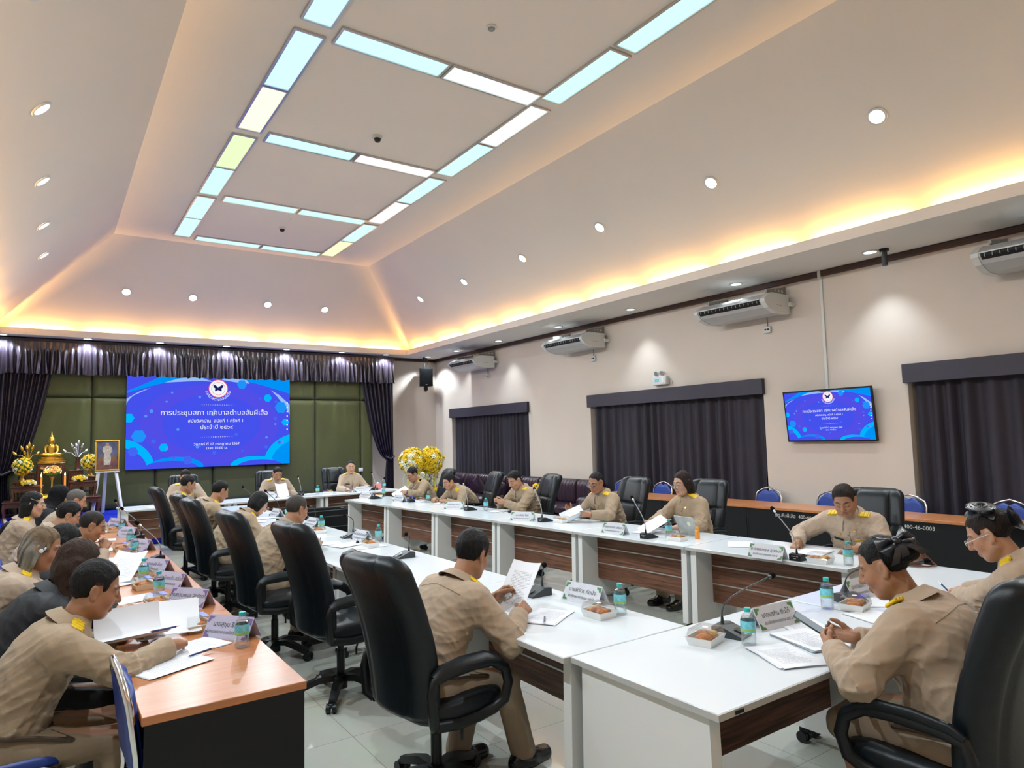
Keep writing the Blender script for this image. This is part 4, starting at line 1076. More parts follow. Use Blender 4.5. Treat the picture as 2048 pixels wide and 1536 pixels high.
# name cards: folded card in a clear acrylic tent
def plate(label, x, y, rz, l1, l2, tri, card, z=TZ, L=.29):
    t = thing('name_card', label, 'name card', (x, y, z), rz, 'folded name cards')
    h, d = .105, .055; a = math.atan2(d, h)
    XZ = Matrix(((0, 0, 1, 0), (1, 0, 0, 0), (0, 1, 0, 0), (0, 0, 0, 1)))
    m = MB(); e = .0016
    m.prism([(-d, 0), (0, h), (d, 0), (d-.003, 0), (0, h-.006), (-d+.003, 0)], -L/2+.004, L/2-.004, T=XZ); c = m.build('card', card, t, smooth=False)
    m = MB()
    m.prism([(-d-.004, 0), (-.0005, h+.005), (.0005, h+.005), (d+.004, 0), (d+.0015, 0), (0, h+.001), (-d-.0015, 0)], -L/2, L/2, T=XZ); m.build('acrylic_tent', M['acryl'], t, smooth=False)
    T = TR(0, -d/2-.0012, h/2) @ RX(PI/2-a)
    m = MB(); w, q = L/2-.008, .052
    for sx in (-1, 1):
        for sy in (-1, 1):
            P = [(sx*w, sy*q), (sx*(w-.036), sy*q), (sx*(w-.030), sy*(q-.012)), (sx*(w-.018), sy*(q-.014)), (sx*(w-.013), sy*(q-.026)), (sx*w, sy*(q-.034))]
            m.face([(px, py, 0) for px, py in (P if sx*sy > 0 else P[::-1])], T)
    m.build('corner_print', tri, c, smooth=False)
    text_obj('printed_name', l1, .033, M['ink'], c, T @ TR(0, .014, .0002), sx=.98); text_obj('printed_title', l2, .0215, M['ink'], c, T @ TR(0, -.024, .0002), sx=.95)
    return t
# bottles
def mk_bottle():
    t = thing('water_bottle', '', 'bottle', group='water bottles')
    MB().lathe([(0, .001), (.028, .0), (.0335, .006), (.0335, .05), (.0325, .055), (.0335, .06), (.0335, .112), (.028, .132), (.0135, .146), (.0135, .152), (0, .152)], n=20).build('bottle_body', M['clear'], t)
    MB().lathe([(0, .004), (.0295, .004), (.0318, .008), (.0318, .114), (.027, .126), (0, .128)], n=16).build('water', M['water'], t)
    MB().lathe([(.0155, .150), (.0155, .166), (.013, .168), (0, .168)], n=18).build('cap', M['teal'], t)
    l = MB().lathe([(.0339, .062), (.0341, .064), (.0341, .110), (.0339, .112)], n=24, caps=False).build('label_wrap', M['label'], t)
    MB().lathe([(.0343, .066), (.0343, .076)], n=24, caps=False).build('label_band', M['lime'], l)
    return t
bottle_ = Proto(mk_bottle)
def bottle(label, x, y, z=TZ): return bottle_(label, (x, y, z), rnd.uniform(0, 6))
def mk_box(kind):
    def fn():
        t = thing('snack_box', '', 'food box', group='clear lidded snack boxes')
        a, b = .080, .064
        def tub(m, z0, z1, a0, b0, a1, b1, inner=.004):
            n = 4; R = [(-1, -1), (1, -1), (1, 1), (-1, 1)]
            V = [(x*a0, y*b0, z0) for x, y in R]+[(x*a1, y*b1, z1) for x, y in R]+[(x*(a1-inner), y*(b1-inner), z1) for x, y in R]+[(x*(a0-inner), y*(b0-inner), z0+.003) for x, y in R]
            F = [(3, 2, 1, 0)]+[(i, (i+1) % 4, 4+(i+1) % 4, 4+i) for i in range(4)]+[(4+i, 4+(i+1) % 4, 8+(i+1) % 4, 8+i) for i in range(4)]+[(8+i, 8+(i+1) % 4, 12+(i+1) % 4, 12+i) for i in range(4)]+[(12, 13, 14, 15)]
            m.add(V, F)
        m = MB(); tub(m, 0, .038, a*.86, b*.84, a, b); m.build('tray', M['tray'] if kind == 'white' else M['woodtray'], t, smooth=False)
        m = MB()
        r = random.Random(4)
        for k in range(5): m.ball((-.046+.022*k, r.uniform(-.012, .012), .030+r.uniform(0, .006)), (.021, .040, .018), 10, 6)
        m.build('sweets', M['sweet'], t)
        m = MB(); m.ball((.034, -.022, .040), (.027, .025, .014), 10, 6); m.ball((.036, .024, .038), (.025, .022, .014), 10, 6); m.build('golden_sweets', M['sweet2'], t)
        m = MB(); R = [(-1, -1), (1, -1), (1, 1), (-1, 1)]; V = [(x*a*1.06, y*b*1.06, .038) for x, y in R]+[(x*a*.98, y*b*.96, .041) for x, y in R]+[(x*a*.84, y*b*.80, .074) for x, y in R]
        m.add(V, [(i, (i+1) % 4, 4+(i+1) % 4, 4+i) for i in range(4)]+[(4+i, 4+(i+1) % 4, 8+(i+1) % 4, 8+i) for i in range(4)]+[(8, 9, 10, 11)]); ld = m.build('lid', M['clear'], t, smooth=False)
        if kind == 'white': MB().lathe([(0, .0745), (.014, .0745), (.014, .075), (0, .075)], n=14).build('sticker', M['cardw'], ld)
        else: MB().box(-.06, .06, -.048, -.015, .0745, .0755).build('sticker', mat('blue_sticker', (.10, .16, .62), .4), ld)
        return t
    return fn
boxw_, boxb_ = Proto(mk_box('white')), Proto(mk_box('wood'))
def sheet_mb(curl=0., w=.21, h=.297, n=8, wave=0.):
    m = MB(); 
    def f(u, v, o=0.): return ((u-.5)*w, (v-.5)*h, o+curl*(u-.5)**2+wave*math.sin(u*5+v*3))
    m.grid(n, n, f); m.grid(n, n, lambda u, v: f(1-u, v, -.0009)); return m
_sheet = {}
def paper(label, x, y, rz, n=1, printed=True, z=TZ, curl=0., rot=None, cat='paper', wave=.0, group='papers on the tables', sc=1.):
    t = thing('paper_sheet' if n == 1 else 'paper_stack', label, cat, (x, y, z+.001), rz, group, rot=rot)
    for k in range(n):
        key = (printed, round(curl, 3), round(wave, 4), k % 3 == 0)
        if key not in _sheet:
            o = sheet_mb(curl, wave=wave).build('sheet', M['print'] if printed else M['paper'], t, ang=60); _sheet[key] = o
        else:
            o = _sheet[key].copy(); COL.objects.link(o); o.parent = t
        o.location = (rnd.uniform(-.006, .006)*(k > 0), rnd.uniform(-.006, .006)*(k > 0), .0014*(k+1)); o.rotation_euler = (0, 0, rnd.uniform(-.05, .05)*(k > 0))
    return t
def mk_pen(): 
    t = thing('pen', '', 'pen', group='pens'); m = MB(); m.cyl((-.065, 0, .0045), (.05, 0, .0045), .0045, n=8); m.build('barrel', mat('navy_barrel', (.02, .04, .16), .3), t)
    m = MB(); m.cyl((.05, 0, .0045), (.068, 0, .0045), .0042, .001, n=8); m.cyl((-.072, 0, .0045), (-.065, 0, .0045), .004, n=8); m.box(-.065, -.03, -.0015, .0015, .0088, .0105); m.build('clip', M['chrome'], t); return t
pen_ = Proto(mk_pen)
def phone(label, x, y, z, rot, c=None, lit=False):
    t = thing('phone', label, 'phone', (x, y, z), 0, 'phones', rot=rot); MB().box(-.037, .037, -.077, .077, -.004, .004, .003).build('case', c or M['plastic'], t)
    MB().box(-.034, .034, -.073, .073, .0041, .0046).build('display', emis('phone_glow', (.5, .55, .6), .5) if lit else M['screenoff'], t, smooth=False); return t
GREEN, PURP = M['trigreen'], M['tripurple']
POS2 = 'สมาชิกสภาเทศบาล เขต 2'
# right row (cards face the middle, -x)
R_ = -PI/2
for (x, y, st, nm) in ((4.72, 3.02, 'lean', 'the stout man with ribbon bars'), (4.70, 4.56, 'lean', 'the long haired woman'), (4.76, 6.25, 'lean', 'the man in half rimmed glasses'), (4.78, 7.95, 'lean', 'the man looking at a phone'), (4.78, 9.72, 'up', 'the man leaning on his forearms'), (4.62, 10.75, 'up', 'the man in black rimmed glasses')):
    mic('black gooseneck microphone in front of %s, right row' % nm, x, y, 0, st)
for (x, y, l1, l2, nm, dz) in ((4.60, 3.22, 'นายพลกฤษ อุตตมา', POS2, 'the stout man', .0), (4.66, 4.98, 'นางสุภาภรณ์ เพ็งกาวา', 'สมาชิกสภาเทศบาล เขต 1', 'the long haired woman', 0), (4.62, 6.50, 'นายวิชัย ใจดี', 'สมาชิกสภาเทศบาล เขต 1', 'the man in half rimmed glasses', .5), (4.70, 8.25, 'นายสมพร คำมา', 'สมาชิกสภาเทศบาล เขต 1', 'the man looking at a phone', .5), (4.66, 9.93, 'นายบุญมี แก้วดี', 'สมาชิกสภาเทศบาล เขต 1', 'the man leaning on his forearms', 0), (4.50, 10.92, 'นายอนันต์ ศรีวงค์', 'สมาชิกสภาเทศบาล เขต 1', 'the man in black rimmed glasses', .2)):
    plate('white name card with green corners before %s, right row' % nm, x, y, R_+.1+dz, l1, l2, GREEN, M['cardw'])
for (x, y, nm) in ((4.78, 2.68, 'beside the brown handbag'), (4.86, 4.46, 'by the tablet'), (4.92, 7.78, 'beside the earphones'), (4.92, 9.46, 'by the man leaning on his forearms'), (4.86, 11.02, 'by the man in black rimmed glasses')): bottle('teal capped water bottle on the right row, %s' % nm, x, y)
for (x, y, nm) in ((4.72, 2.86, 'nearest us, by the stout man'), (4.78, 4.28, 'by the orange bottle'), (4.84, 6.05, 'in front of the half rimmed glasses man'), (4.84, 9.56, 'by the man leaning on his forearms'), (4.76, 11.06, 'by the man in black rimmed glasses')): boxw_('clear lidded snack box on the right row, %s' % nm, (x, y, TZ), R_+.05, 'clear lidded snack boxes')
t = thing('orange_bottle', 'small bottle of orange drink with orange cap beside the tablet', 'bottle', (4.98, 4.22, TZ))
MB().lathe([(0, 0), (.022, 0), (.023, .06), (.020, .075), (.011, .088), (0, .088)], n=16).build('bottle_body', mat('orange_juice', (.80, .30, .05), .25), t); MB().lathe([(.014, .088), (.014, .108), (0, .109)], n=14).build('cap', mat('orange_cap', (.85, .33, .02), .4), t)
t = thing('tablet', 'tablet in a pale folding cover standing before the long haired woman', 'tablet', (5.06, 4.42, TZ), R_, None, rot=(0, 0, R_-.12))
T = TR(0, .05, .0) @ RX(math.radians(24)); MB().box(-.135, .135, -.006, .004, 0, .20, .004, T=T).build('back_cover', mat('pale_cover', (.42, .44, .42), .35, noise=(6, .3)), t)
MB().prism([(-.07, 0), (.08, 0), (.02, .10), (-.02, .10)], -.0075, -.0062, T=T @ RX(PI/2) @ TR(0, 0, .0)).build('folded_flap', mat('taupe_flap', (.33, .27, .23), .5), t, smooth=False)
MB().lathe([(0, 0), (.022, 0), (.022, .003), (0, .003)], n=14, T=T @ TR(.05, -.006, .13) @ RX(PI/2)).build('sticker', M['cream'], t); MB().box(-.125, .125, .0042, .005, .01, .19, T=T).build('display', M['screenoff'], t, smooth=False)
t = thing('handbag', 'small brown leather handbag lying before the stout man', 'bag', (5.10, 2.48, TZ), R_+.1)
m = MB(); m.grid(28, 15, lambda u, v: ((lambda a, b: (.17*math.copysign(abs(math.cos(a))**.4, math.cos(a))*max(0, math.cos(b))**.3, .06*math.copysign(abs(math.sin(a))**.5, math.sin(a))*max(0, math.cos(b))**.3, .065+.065*math.copysign(abs(math.sin(b))**.6, b)))(u*2*PI, -PI/2+PI*v)), closeu=True); m.build('body', M['brownbag'], t, ang=70)
MB().tube([(-.165, -.058, .09), (-.08, -.064, .095), (.08, -.064, .095), (.165, -.058, .09)], .003, 6).build('zip', M['brass'], t); MB().tube([(.17, 0, .08), (.21, .02, .03), (.24, .0, .012), (.20, -.05, .01), (.10, -.09, .01)], .006, 6).build('strap', M['brownbag'], t)
t = thing('phone', 'black phone lying beside the handbag', 'phone', (4.98, 2.62, TZ+.005), .4); MB().box(-.036, .036, -.075, .075, -.004, .004, .003).build('case', M['plastic'], t)
paper('printed sheets lying between the stout man and the long haired woman', 4.98, 3.75, -.9, 2); paper('white open papers under the stout man\'s hands', 5.06, 3.12, R_+.2, 3, False, wave=.002)
paper('printed sheets under the long haired woman\'s hand', 4.98, 4.86, R_+.3, 2); paper('papers before the man in half rimmed glasses', 5.02, 6.18, R_-.2, 3, False, wave=.002)
paper('papers lying before the man looking at a phone', 5.0, 7.60, R_+.15, 2); paper('white papers under the forearms man', 4.96, 9.12, R_+.5, 2, False); paper('papers under the hands of the black rimmed glasses man', 4.92, 10.42, R_-.3, 3)
# upright pages being read
paper('curled bundle of pages lifted by the man in half rimmed glasses', 5.00, 5.98, 0, 3, False, z=.785, curl=.35, rot=(.28, .1, R_-.1), group=None); paper('page held up by the long haired woman', 4.98, 4.74, 0, 1, False, z=.815, rot=(.42, .12, R_-.25), curl=.12, group=None)
paper('pages held by the man in black rimmed glasses', 4.92, 10.38, 0, 2, False, z=.83, rot=(.40, .2, R_+.2), curl=.2, group=None)
phone('phone held in both hands by the man with swept hair', 5.06, 7.67, .895, (.75, 0, R_), None)
t = thing('earphone_case', 'small black case lying by a bottle on the right row', 'case', (4.98, 7.30, TZ)); MB().ball((0, 0, .018), (.03, .025, .018), 12, 8).build('shell', M['plastic'], t); MB().tube([(.0, .03, .004), (.06, .08, .003), (.02, .14, .003), (-.04, .10, .003)], .002, 5).build('wire', M['plastic'], t)
# near end
NR = PI/2
mic('grey gooseneck microphone bent to the right in front of the phone woman', 2.74, 2.14, -NR+.25, 'side', True); mic('grey gooseneck microphone bent to the left, before the rosette woman', 3.76, 2.10, -NR-.25, 'low', True)
plate('white name card with green corners reading toward us, before the phone woman', 3.04, 2.12, -.10, 'นายอรทิน กันไก้', POS2, GREEN, M['cardw']); plate('white name card with green corners before the rosette woman', 3.95, 2.16, -.05, 'นายวัชนิกา ก๋องดี', POS2, GREEN, M['cardw'])
bottle('teal capped water bottle beside the nearest stack of papers', 2.68, 2.00); bottle('teal capped water bottle near the rosette woman, before a snack box', 3.54, 2.12)
boxw_('clear lidded snack box nearest us, by the table seam', (2.55, 2.14, TZ), .25, 'clear lidded snack boxes'); boxw_('clear lidded snack box beside the rosette woman\'s microphone', (3.64, 2.02, TZ), .2, 'clear lidded snack boxes')
paper('curling stack of printed pages nearest the table edge', 2.66, 1.80, -.42, 4, True, wave=.0015); paper('thick stack of printed pages by the phone woman\'s elbow', 2.94, 1.86, -.30, 6, True, wave=.0012); paper('printed sheet lying beyond the phone', 3.12, 1.98, -.55, 1)
paper('blank white sheets between the two women', 3.55, 1.84, -.3, 2, False); paper('papers under the rosette woman\'s hands', 4.16, 1.86, .2, 3, True); paper('white paper lying beyond the rosette woman', 3.92, 1.98, .9, 1, False)
phone('dark green phone held by the heavy set woman', 2.80, 1.76, .872, (.55, -.1, .45), mat('green_case', (.03, .09, .07), .35), True)
pen_('blue pen lying beside the rosette woman\'s hand', (4.22, 2.02, TZ), .5, 'pens')
# left white row
L_ = PI/2
for (x, y, st, nm) in ((2.52, 3.42, 'fold', 'the reading man near us'), (2.48, 5.22, 'fold', 'the empty chair'), (2.56, 6.68, 'short', 'the man holding a pen'), (2.62, 8.05, 'short', 'the person with chin length hair'), (2.60, 9.50, 'up', 'the fourth man'), (2.58, 10.7, 'up', 'the farthest man')): mic('grey gooseneck microphone in front of %s, left row' % nm, x, y, PI, st, True)
for (x, y, l1, nm, tri) in ((2.64, 3.10, 'นายพิวัตร กันนัง', 'the reading man near us', GREEN), (2.58, 6.38, 'นายเฉลิมศักดิ์ นาคแก้ว', 'the man holding a pen', M['pelmet']), (2.58, 7.86, 'นายสมชาย วงค์ดี', 'the person with chin length hair', M['pelmet']), (2.56, 9.30, 'นายประสิทธิ์ ดีงาม', 'the fourth man', M['pelmet'])):
    plate('white name card in front of %s, left row' % nm, x, y, PI/2+PI+(.0 if y < 4 else .1) if False else (-PI/2+.12 if y < 4 else -PI/2+.1), l1, POS2, tri, M['cardw'])
for (x, y, nm) in ((2.60, 2.76, 'near the table end'), (2.66, 6.16, 'by the man holding a pen'), (2.52, 7.40, 'by the snack box far along'), (2.62, 9.02, 'before the fourth man')): bottle('teal capped water bottle on the left white row, %s' % nm, x, y)
for (x, y, nm) in ((2.48, 2.80, 'near the table end'), (2.50, 5.98, 'by the man holding a pen'), (2.44, 7.26, 'farther along')): boxw_('clear lidded snack box on the left white row, %s' % nm, (x, y, TZ), L_, 'clear lidded snack boxes')
paper('fanned printed pages on the white table under the reading man\'s hand', 2.26, 2.98, L_+.5, 3); paper('white sheet with a crest held up by the reading man', 2.19, 3.13, 0, 1, True, z=.895, rot=(.95, .0, -L_+.2), curl=.08, group=None)
paper('long row of clipped papers by the pen holding man', 2.36, 6.20, L_+.3, 4); paper('loose sheet beside the clipped papers', 2.48, 5.98, L_+.1, 1); paper('second set of papers beside the pen man', 2.22, 6.42, L_-.2, 3)
for i, (x, y, r) in enumerate(((2.20, 7.20, .4), (2.15, 7.85, -.2), (2.35, 8.35, .3), (2.15, 8.85, -.3), (2.40, 9.2, .1), (2.10, 9.9, .2))): paper('open white papers spread on the far left row, %s from us' % ORD[i], x, y, L_+r, 2, i % 2 == 0, wave=.002)
t = thing('folder', 'blue folder lying on the far left row', 'folder', (2.40, 7.62, TZ), .5); MB().box(-.11, .11, -.15, .15, 0, .006, .002).build('cover', M['blue'], t); MB().box(-.10, .10, -.14, .14, .0062, .008).build('pages', M['paper'], t, smooth=False)
pen_('dark pen resting on the pages of the reading man', (2.20, 2.92, TZ+.006), .9, 'pens')
t = thing('binder_clip', 'black binder clip standing on the clipped papers, left row', 'clip', (2.47, 6.22, TZ+.009)); MB().prism([(-.016, 0), (.016, 0), (.004, .02), (-.004, .02)], -.012, .012, T=RX(PI/2)).build('jaw', M['plastic'], t); MB().tube([(-.004, -.006, .02), (0, -.006, .045), (0, .006, .045), (.004, .006, .02)], .0015, 5).build('wire_loop', M['chrome'], t)
# head table
for i, (x, y, nm) in enumerate(((2.45, 12.58, 'left man'), (3.90, 12.62, 'middle man'), (5.42, 12.74, 'woman'))): mic('black gooseneck microphone before the %s at the head table' % nm, x, y, PI/2, 'up')
for (x, y, l1, nm) in ((3.25, 12.44, 'นายสมบูรณ์ ตุ้ยดี', 'middle man'), (5.05, 12.48, 'นางสาวปิยะดา ศรีสุข', 'woman')): plate('white name card before the %s at the head table' % nm, x, y, .05, l1, 'ประธานสภาเทศบาล', M['pelmet'], M['cardw'], L=.34)
for (x, y, nm) in ((4.22, 12.60, 'middle man'), (5.66, 12.80, 'pink box')): bottle('teal capped water bottle at the head table, by the %s' % nm, x, y)
boxw_('clear lidded snack box at the head table, middle', (4.42, 12.6, TZ), .1, 'clear lidded snack boxes'); boxw_('clear lidded snack box at the head table, right end', (5.38, 12.94, TZ), .1, 'clear lidded snack boxes')
paper('papers at the left end of the head table', 1.45, 12.32, .2, 2); paper('papers beside the middle bottle at the head table', 4.1, 12.78, .3, 2, False); paper('sheet raised by the middle man at the head table', 3.56, 12.64, 0, 1, False, z=.86, rot=(.9, 0, .05), curl=.15, group=None); paper('papers under the writing hand at the head table', 4.86, 12.58, -.2, 2)
# brown left row
for (x, y, l1, l2, nm) in ((.80, 3.72, 'นายสุชุม ธิเขียว', 'ผู้อำนวยการกองสวัสดิการสังคม', 'nearest us'), (.75, 4.60, 'นางสาวนพมล สิทธิชาญ', 'ผู้อำนวยการกองการศึกษา', 'second from us'), (.74, 5.28, 'นางสาวน้องแก้ว ศรีโยธา', 'ผู้อำนวยการกองคลัง', 'third from us'), (.73, 5.98, 'นางสมใจ ดีมา', 'หัวหน้าสำนักปลัด', 'fourth from us'), (.76, 7.35, 'นายธวัช กันทา', 'ปลัดเทศบาล', 'fifth from us'), (.76, 8.55, 'นายวินัย แสงคำ', 'รองปลัดเทศบาล', 'sixth from us'), (.74, 9.70, 'นางรัตนา บุญเรือง', 'ผู้อำนวยการกองช่าง', 'farthest')):
    plate('lilac name card with purple corners on the brown tables, %s' % nm, x, y, -PI/2+.62 if y < 5 else -PI/2+.5, l1, l2, PURP, M['cardp'])
for (x, y, nm) in ((.80, 3.50, 'at the near end'), (.62, 4.98, 'second from us'), (.60, 5.62, 'third from us'), (.60, 6.32, 'fourth from us'), (.68, 7.10, 'fifth from us'), (.70, 7.72, 'sixth from us'), (.72, 8.90, 'seventh from us'), (.56, 9.35, 'eighth from us')): bottle('teal capped water bottle on the brown tables, %s' % nm, x, y)
for (x, y, nm) in ((.68, 3.98, 'nearest us'), (.58, 4.72, 'second from us'), (.57, 5.36, 'third from us'), (.62, 5.86, 'fourth from us'), (.62, 6.55, 'fifth from us'), (.62, 6.95, 'sixth from us'), (.60, 7.40, 'seventh from us'), (.66, 9.15, 'farthest')): boxb_('clear lidded snack box with pale tray on the brown tables, %s' % nm, (x, y, TZ), L_+.1, 'clear lidded snack boxes')
t = thing('paper_cup', 'beige paper cup beside the second lilac name card', 'cup', (.66, 4.40, TZ)); MB().lathe([(0, .001), (.026, 0), (.036, .072), (.0375, .074), (.0345, .072), (.025, .004), (0, .004)], n=20).build('cup', M['woodtray'], t); MB().tube([(.036, 0, .055), (.05, .01, .05), (.047, .012, .025)], .003, 5).build('teabag_tag', mat('red_tag', (.5, .03, .03), .5), t)
for (x, y, st, nm) in ((.78, 6.55, 'up', 'middle'), (.80, 8.20, 'up', 'far'), (.70, 9.35, 'lean', 'farthest')): mic('black gooseneck microphone leaning over the brown tables, %s one' % nm, x, y, 0 if False else PI, st)
paper('fan of printed sheets under the writing man\'s forearm at the brown table', .47, 3.42, -1.15, 3); paper('printed sheet beneath the writing hand, brown table', .60, 3.64, -1.2, 2); paper('clipped minutes lying before the woman in the black suit', .42, 4.44, -1.3, 3); paper('printed sheets on a dark folder, brown table', .47, 5.02, -1.3, 2)
for i, (x, y, r) in enumerate(((.50, 5.66, .2), (.46, 6.15, -.2), (.48, 6.9, .2), (.5, 7.6, .1), (.48, 8.4, -.1), (.5, 9.2, .2))): paper('open papers along the far brown tables, %s from us' % ORD[i], x, y, L_+r, 2, True, wave=.002)
paper('thick bundle of pages turned over and curling up before the writing man', .54, 3.98, 0, 3, False, z=.825, rot=(0, -.72, PI/2-.05), curl=.05, group=None)
paper('lower pages of the thick bundle spread under the turned pages', .36, 3.90, 0, 2, False, z=.80, rot=(0, -.55, PI/2+.2), curl=.35, group=None)
paper('minutes with a black clip held up before the woman in black', .50, 5.80, 0, 2, True, z=.84, rot=(.6, .05, -.5), curl=.12, group=None)
pen_('navy pen held between the fingers over the bundle', (.50, 3.76, .83), .2, 'pens'); pen_('navy pen lying on the fanned sheets near us', (.62, 3.50, TZ+.008), .5, 'pens')
phone('white phone lying by the snack boxes on the brown tables', .60, 6.12, TZ+.006, (0, 0, .3), M['acw']); 
t = thing('leaflet', 'orange and blue leaflet lying on the brown table', 'leaflet', (.56, 4.28, TZ+.001), .6); MB().box(-.06, .06, -.05, .05, 0, .002).build('front_page', mat('orange_page', (.75, .33, .06), .5), t, smooth=False); MB().box(-.06, .06, .0, .05, .0021, .003).build('blue_panel', M['label'], t, smooth=False)
# ---------------------------------------------------------------- people: smooth bodies grown from a distance field
def A3(v): return np.array(v, np.float64)
def nrm(v): v = A3(v); return v/(np.linalg.norm(v)+1e-12)
def rot(axis, a):
    x, y, z = nrm(axis); c, s = math.cos(a), math.sin(a); C = 1-c
    return np.array([[c+x*x*C, x*y*C-z*s, x*z*C+y*s], [y*x*C+z*s, c+y*y*C, y*z*C-x*s], [z*x*C-y*s, z*y*C+x*s, c+z*z*C]])
def rc(a, b, ra, rb=None, k=.02): return ('rc', A3(a), A3(b), ra, ra if rb is None else rb, k)
def el(c, r, R=None, k=.02): return ('el', A3(c), A3(r), np.eye(3) if R is None else R, None, k)
def prim_d(p, X, Y, Z):
    if p[0] == 'rc':
        _, a, b, ra, rb, k = p; ba = b-a; L = ba @ ba
        x, y, z = X-a[0], Y-a[1], Z-a[2]
        if L < 1e-10: return np.sqrt(x*x+y*y+z*z)-ra
        t = np.clip((x*ba[0]+y*ba[1]+z*ba[2])/L, 0, 1)
        return np.sqrt((x-t*ba[0])**2+(y-t*ba[1])**2+(z-t*ba[2])**2)-(ra+(rb-ra)*t)
    _, c, r, R, _, k = p
    x, y, z = X-c[0], Y-c[1], Z-c[2]
    u = (R[0, 0]*x+R[1, 0]*y+R[2, 0]*z)/r[0]; v = (R[0, 1]*x+R[1, 1]*y+R[2, 1]*z)/r[1]; w = (R[0, 2]*x+R[1, 2]*y+R[2, 2]*z)/r[2]
    k0 = np.sqrt(u*u+v*v+w*w); k1 = np.sqrt((u/r[0])**2+(v/r[1])**2+(w/r[2])**2)
    return k0*(k0-1)/(k1+1e-9)
def prim_box(p):
    if p[0] == 'rc': r = max(p[3], p[4]); return np.minimum(p[1], p[2])-r, np.maximum(p[1], p[2])+r
    e = np.abs(p[3]) @ p[2]; return p[1]-e, p[1]+e
class Field:
    def __init__(s, prims, h, pad=.03):
        L = [prim_box(p) for p in prims]
        s.lo = np.min([a for a, b in L], 0)-pad; hi = np.max([b for a, b in L], 0)+pad; s.h = h
        s.n = np.ceil((hi-s.lo)/h).astype(int)+1; s.F = np.full(s.n, 1., np.float32)
        for p in prims: s.put(p)
    def win(s, lo, hi):
        i0 = np.maximum(np.floor((lo-s.lo)/s.h).astype(int), 0); i1 = np.minimum(np.ceil((hi-s.lo)/s.h).astype(int)+1, s.n)
        sl = tuple(slice(a, max(b, a)) for a, b in zip(i0, i1))
        ax = [(s.lo[d]+s.h*np.arange(i0[d], max(i1[d], i0[d]))).astype(np.float32) for d in range(3)]
        return sl, ax[0][:, None, None], ax[1][None, :, None], ax[2][None, None, :]
    def put(s, p, sub=False):
        k = p[5]; m = k+2.5*s.h; lo, hi = prim_box(p); sl, X, Y, Z = s.win(lo-m, hi+m)
        if min(q.stop-q.start for q in sl) <= 0: return
        d = prim_d(p, X, Y, Z).astype(np.float32); f = s.F[sl]
        if sub: d = -d; hh = np.maximum(k-np.abs(f-d), 0); s.F[sl] = np.maximum(f, d)+hh*hh/(4*k)
        else: hh = np.maximum(k-np.abs(f-d), 0); s.F[sl] = np.minimum(f, d)-hh*hh/(4*k)
    def sample(s, P):
        q = (P-s.lo)/s.h; i = np.clip(np.floor(q).astype(int), 0, s.n-2); t = np.clip(q-i, 0, 1); out = 0
        for a in (0, 1):
            for b in (0, 1):
                for c in (0, 1):
                    w = (t[:, 0] if a else 1-t[:, 0])*(t[:, 1] if b else 1-t[:, 1])*(t[:, 2] if c else 1-t[:, 2])
                    out = out+w*s.F[i[:, 0]+a, i[:, 1]+b, i[:, 2]+c]
        bad = np.any((q < 0) | (q > s.n-1), 1); out = np.where(bad, 1., out); return out
    def band(s, fn, w=.03):
        """add fn(points) inside the narrow band near the surface"""
        idx = np.argwhere(np.abs(s.F) < w); P = s.lo+idx*s.h
        s.F[idx[:, 0], idx[:, 1], idx[:, 2]] += fn(P).astype(np.float32)
    def clip(s, fn):
        sl, X, Y, Z = s.win(s.lo, s.lo+s.h*(s.n+1)); s.F = np.maximum(s.F, fn(X, Y, Z).astype(np.float32))
    def mesh(s):
        F = s.F; F[0] = F[-1] = 1; F[:, 0] = F[:, -1] = 1; F[:, :, 0] = F[:, :, -1] = 1
        S_ = F < 0; c = np.zeros(np.array(F.shape)-1, np.int8)
        for a in (0, 1):
            for b in (0, 1):
                for d in (0, 1): c += S_[a:F.shape[0]-1+a, b:F.shape[1]-1+b, d:F.shape[2]-1+d]
        idx = np.argwhere((c > 0) & (c < 8)); vid = np.full(c.shape, -1, np.int32); vid[idx[:, 0], idx[:, 1], idx[:, 2]] = np.arange(len(idx))
        pos = np.zeros((len(idx), 3)); cnt = np.zeros(len(idx))
        val = {o: F[idx[:, 0]+o[0], idx[:, 1]+o[1], idx[:, 2]+o[2]] for o in [(a, b, d) for a in (0, 1) for b in (0, 1) for d in (0, 1)]}
        for o in val:
            for ax in range(3):
                if o[ax]: continue
                p = list(o); p[ax] = 1; va, vb = val[o], val[tuple(p)]; m = (va < 0) != (vb < 0)
                t = va/np.where(m, va-vb, 1); e = np.tile(np.array(o, float), (len(idx), 1)); e[:, ax] += t
                pos[m] += e[m]; cnt[m] += 1
        V = s.lo+s.h*(idx+pos/cnt[:, None]); Q = []
        for ax in range(3):
            b, d = (ax+1) % 3, (ax+2) % 3
            sl0 = [slice(None)]*3; sl1 = [slice(None)]*3; sl0[ax] = slice(0, -1); sl1[ax] = slice(1, None)
            s0, s1 = S_[tuple(sl0)], S_[tuple(sl1)]
            for flip in (False, True):
                e = np.argwhere((s0 & ~s1) if not flip else (~s0 & s1)); q = []
                for ob, od in ((-1, -1), (0, -1), (0, 0), (-1, 0)):
                    cc = e.copy(); cc[:, b] += ob; cc[:, d] += od; q.append(vid[cc[:, 0], cc[:, 1], cc[:, 2]])
                q = np.stack(q, 1); Q.append(q[:, ::-1] if flip else q)
        return V, np.concatenate(Q)
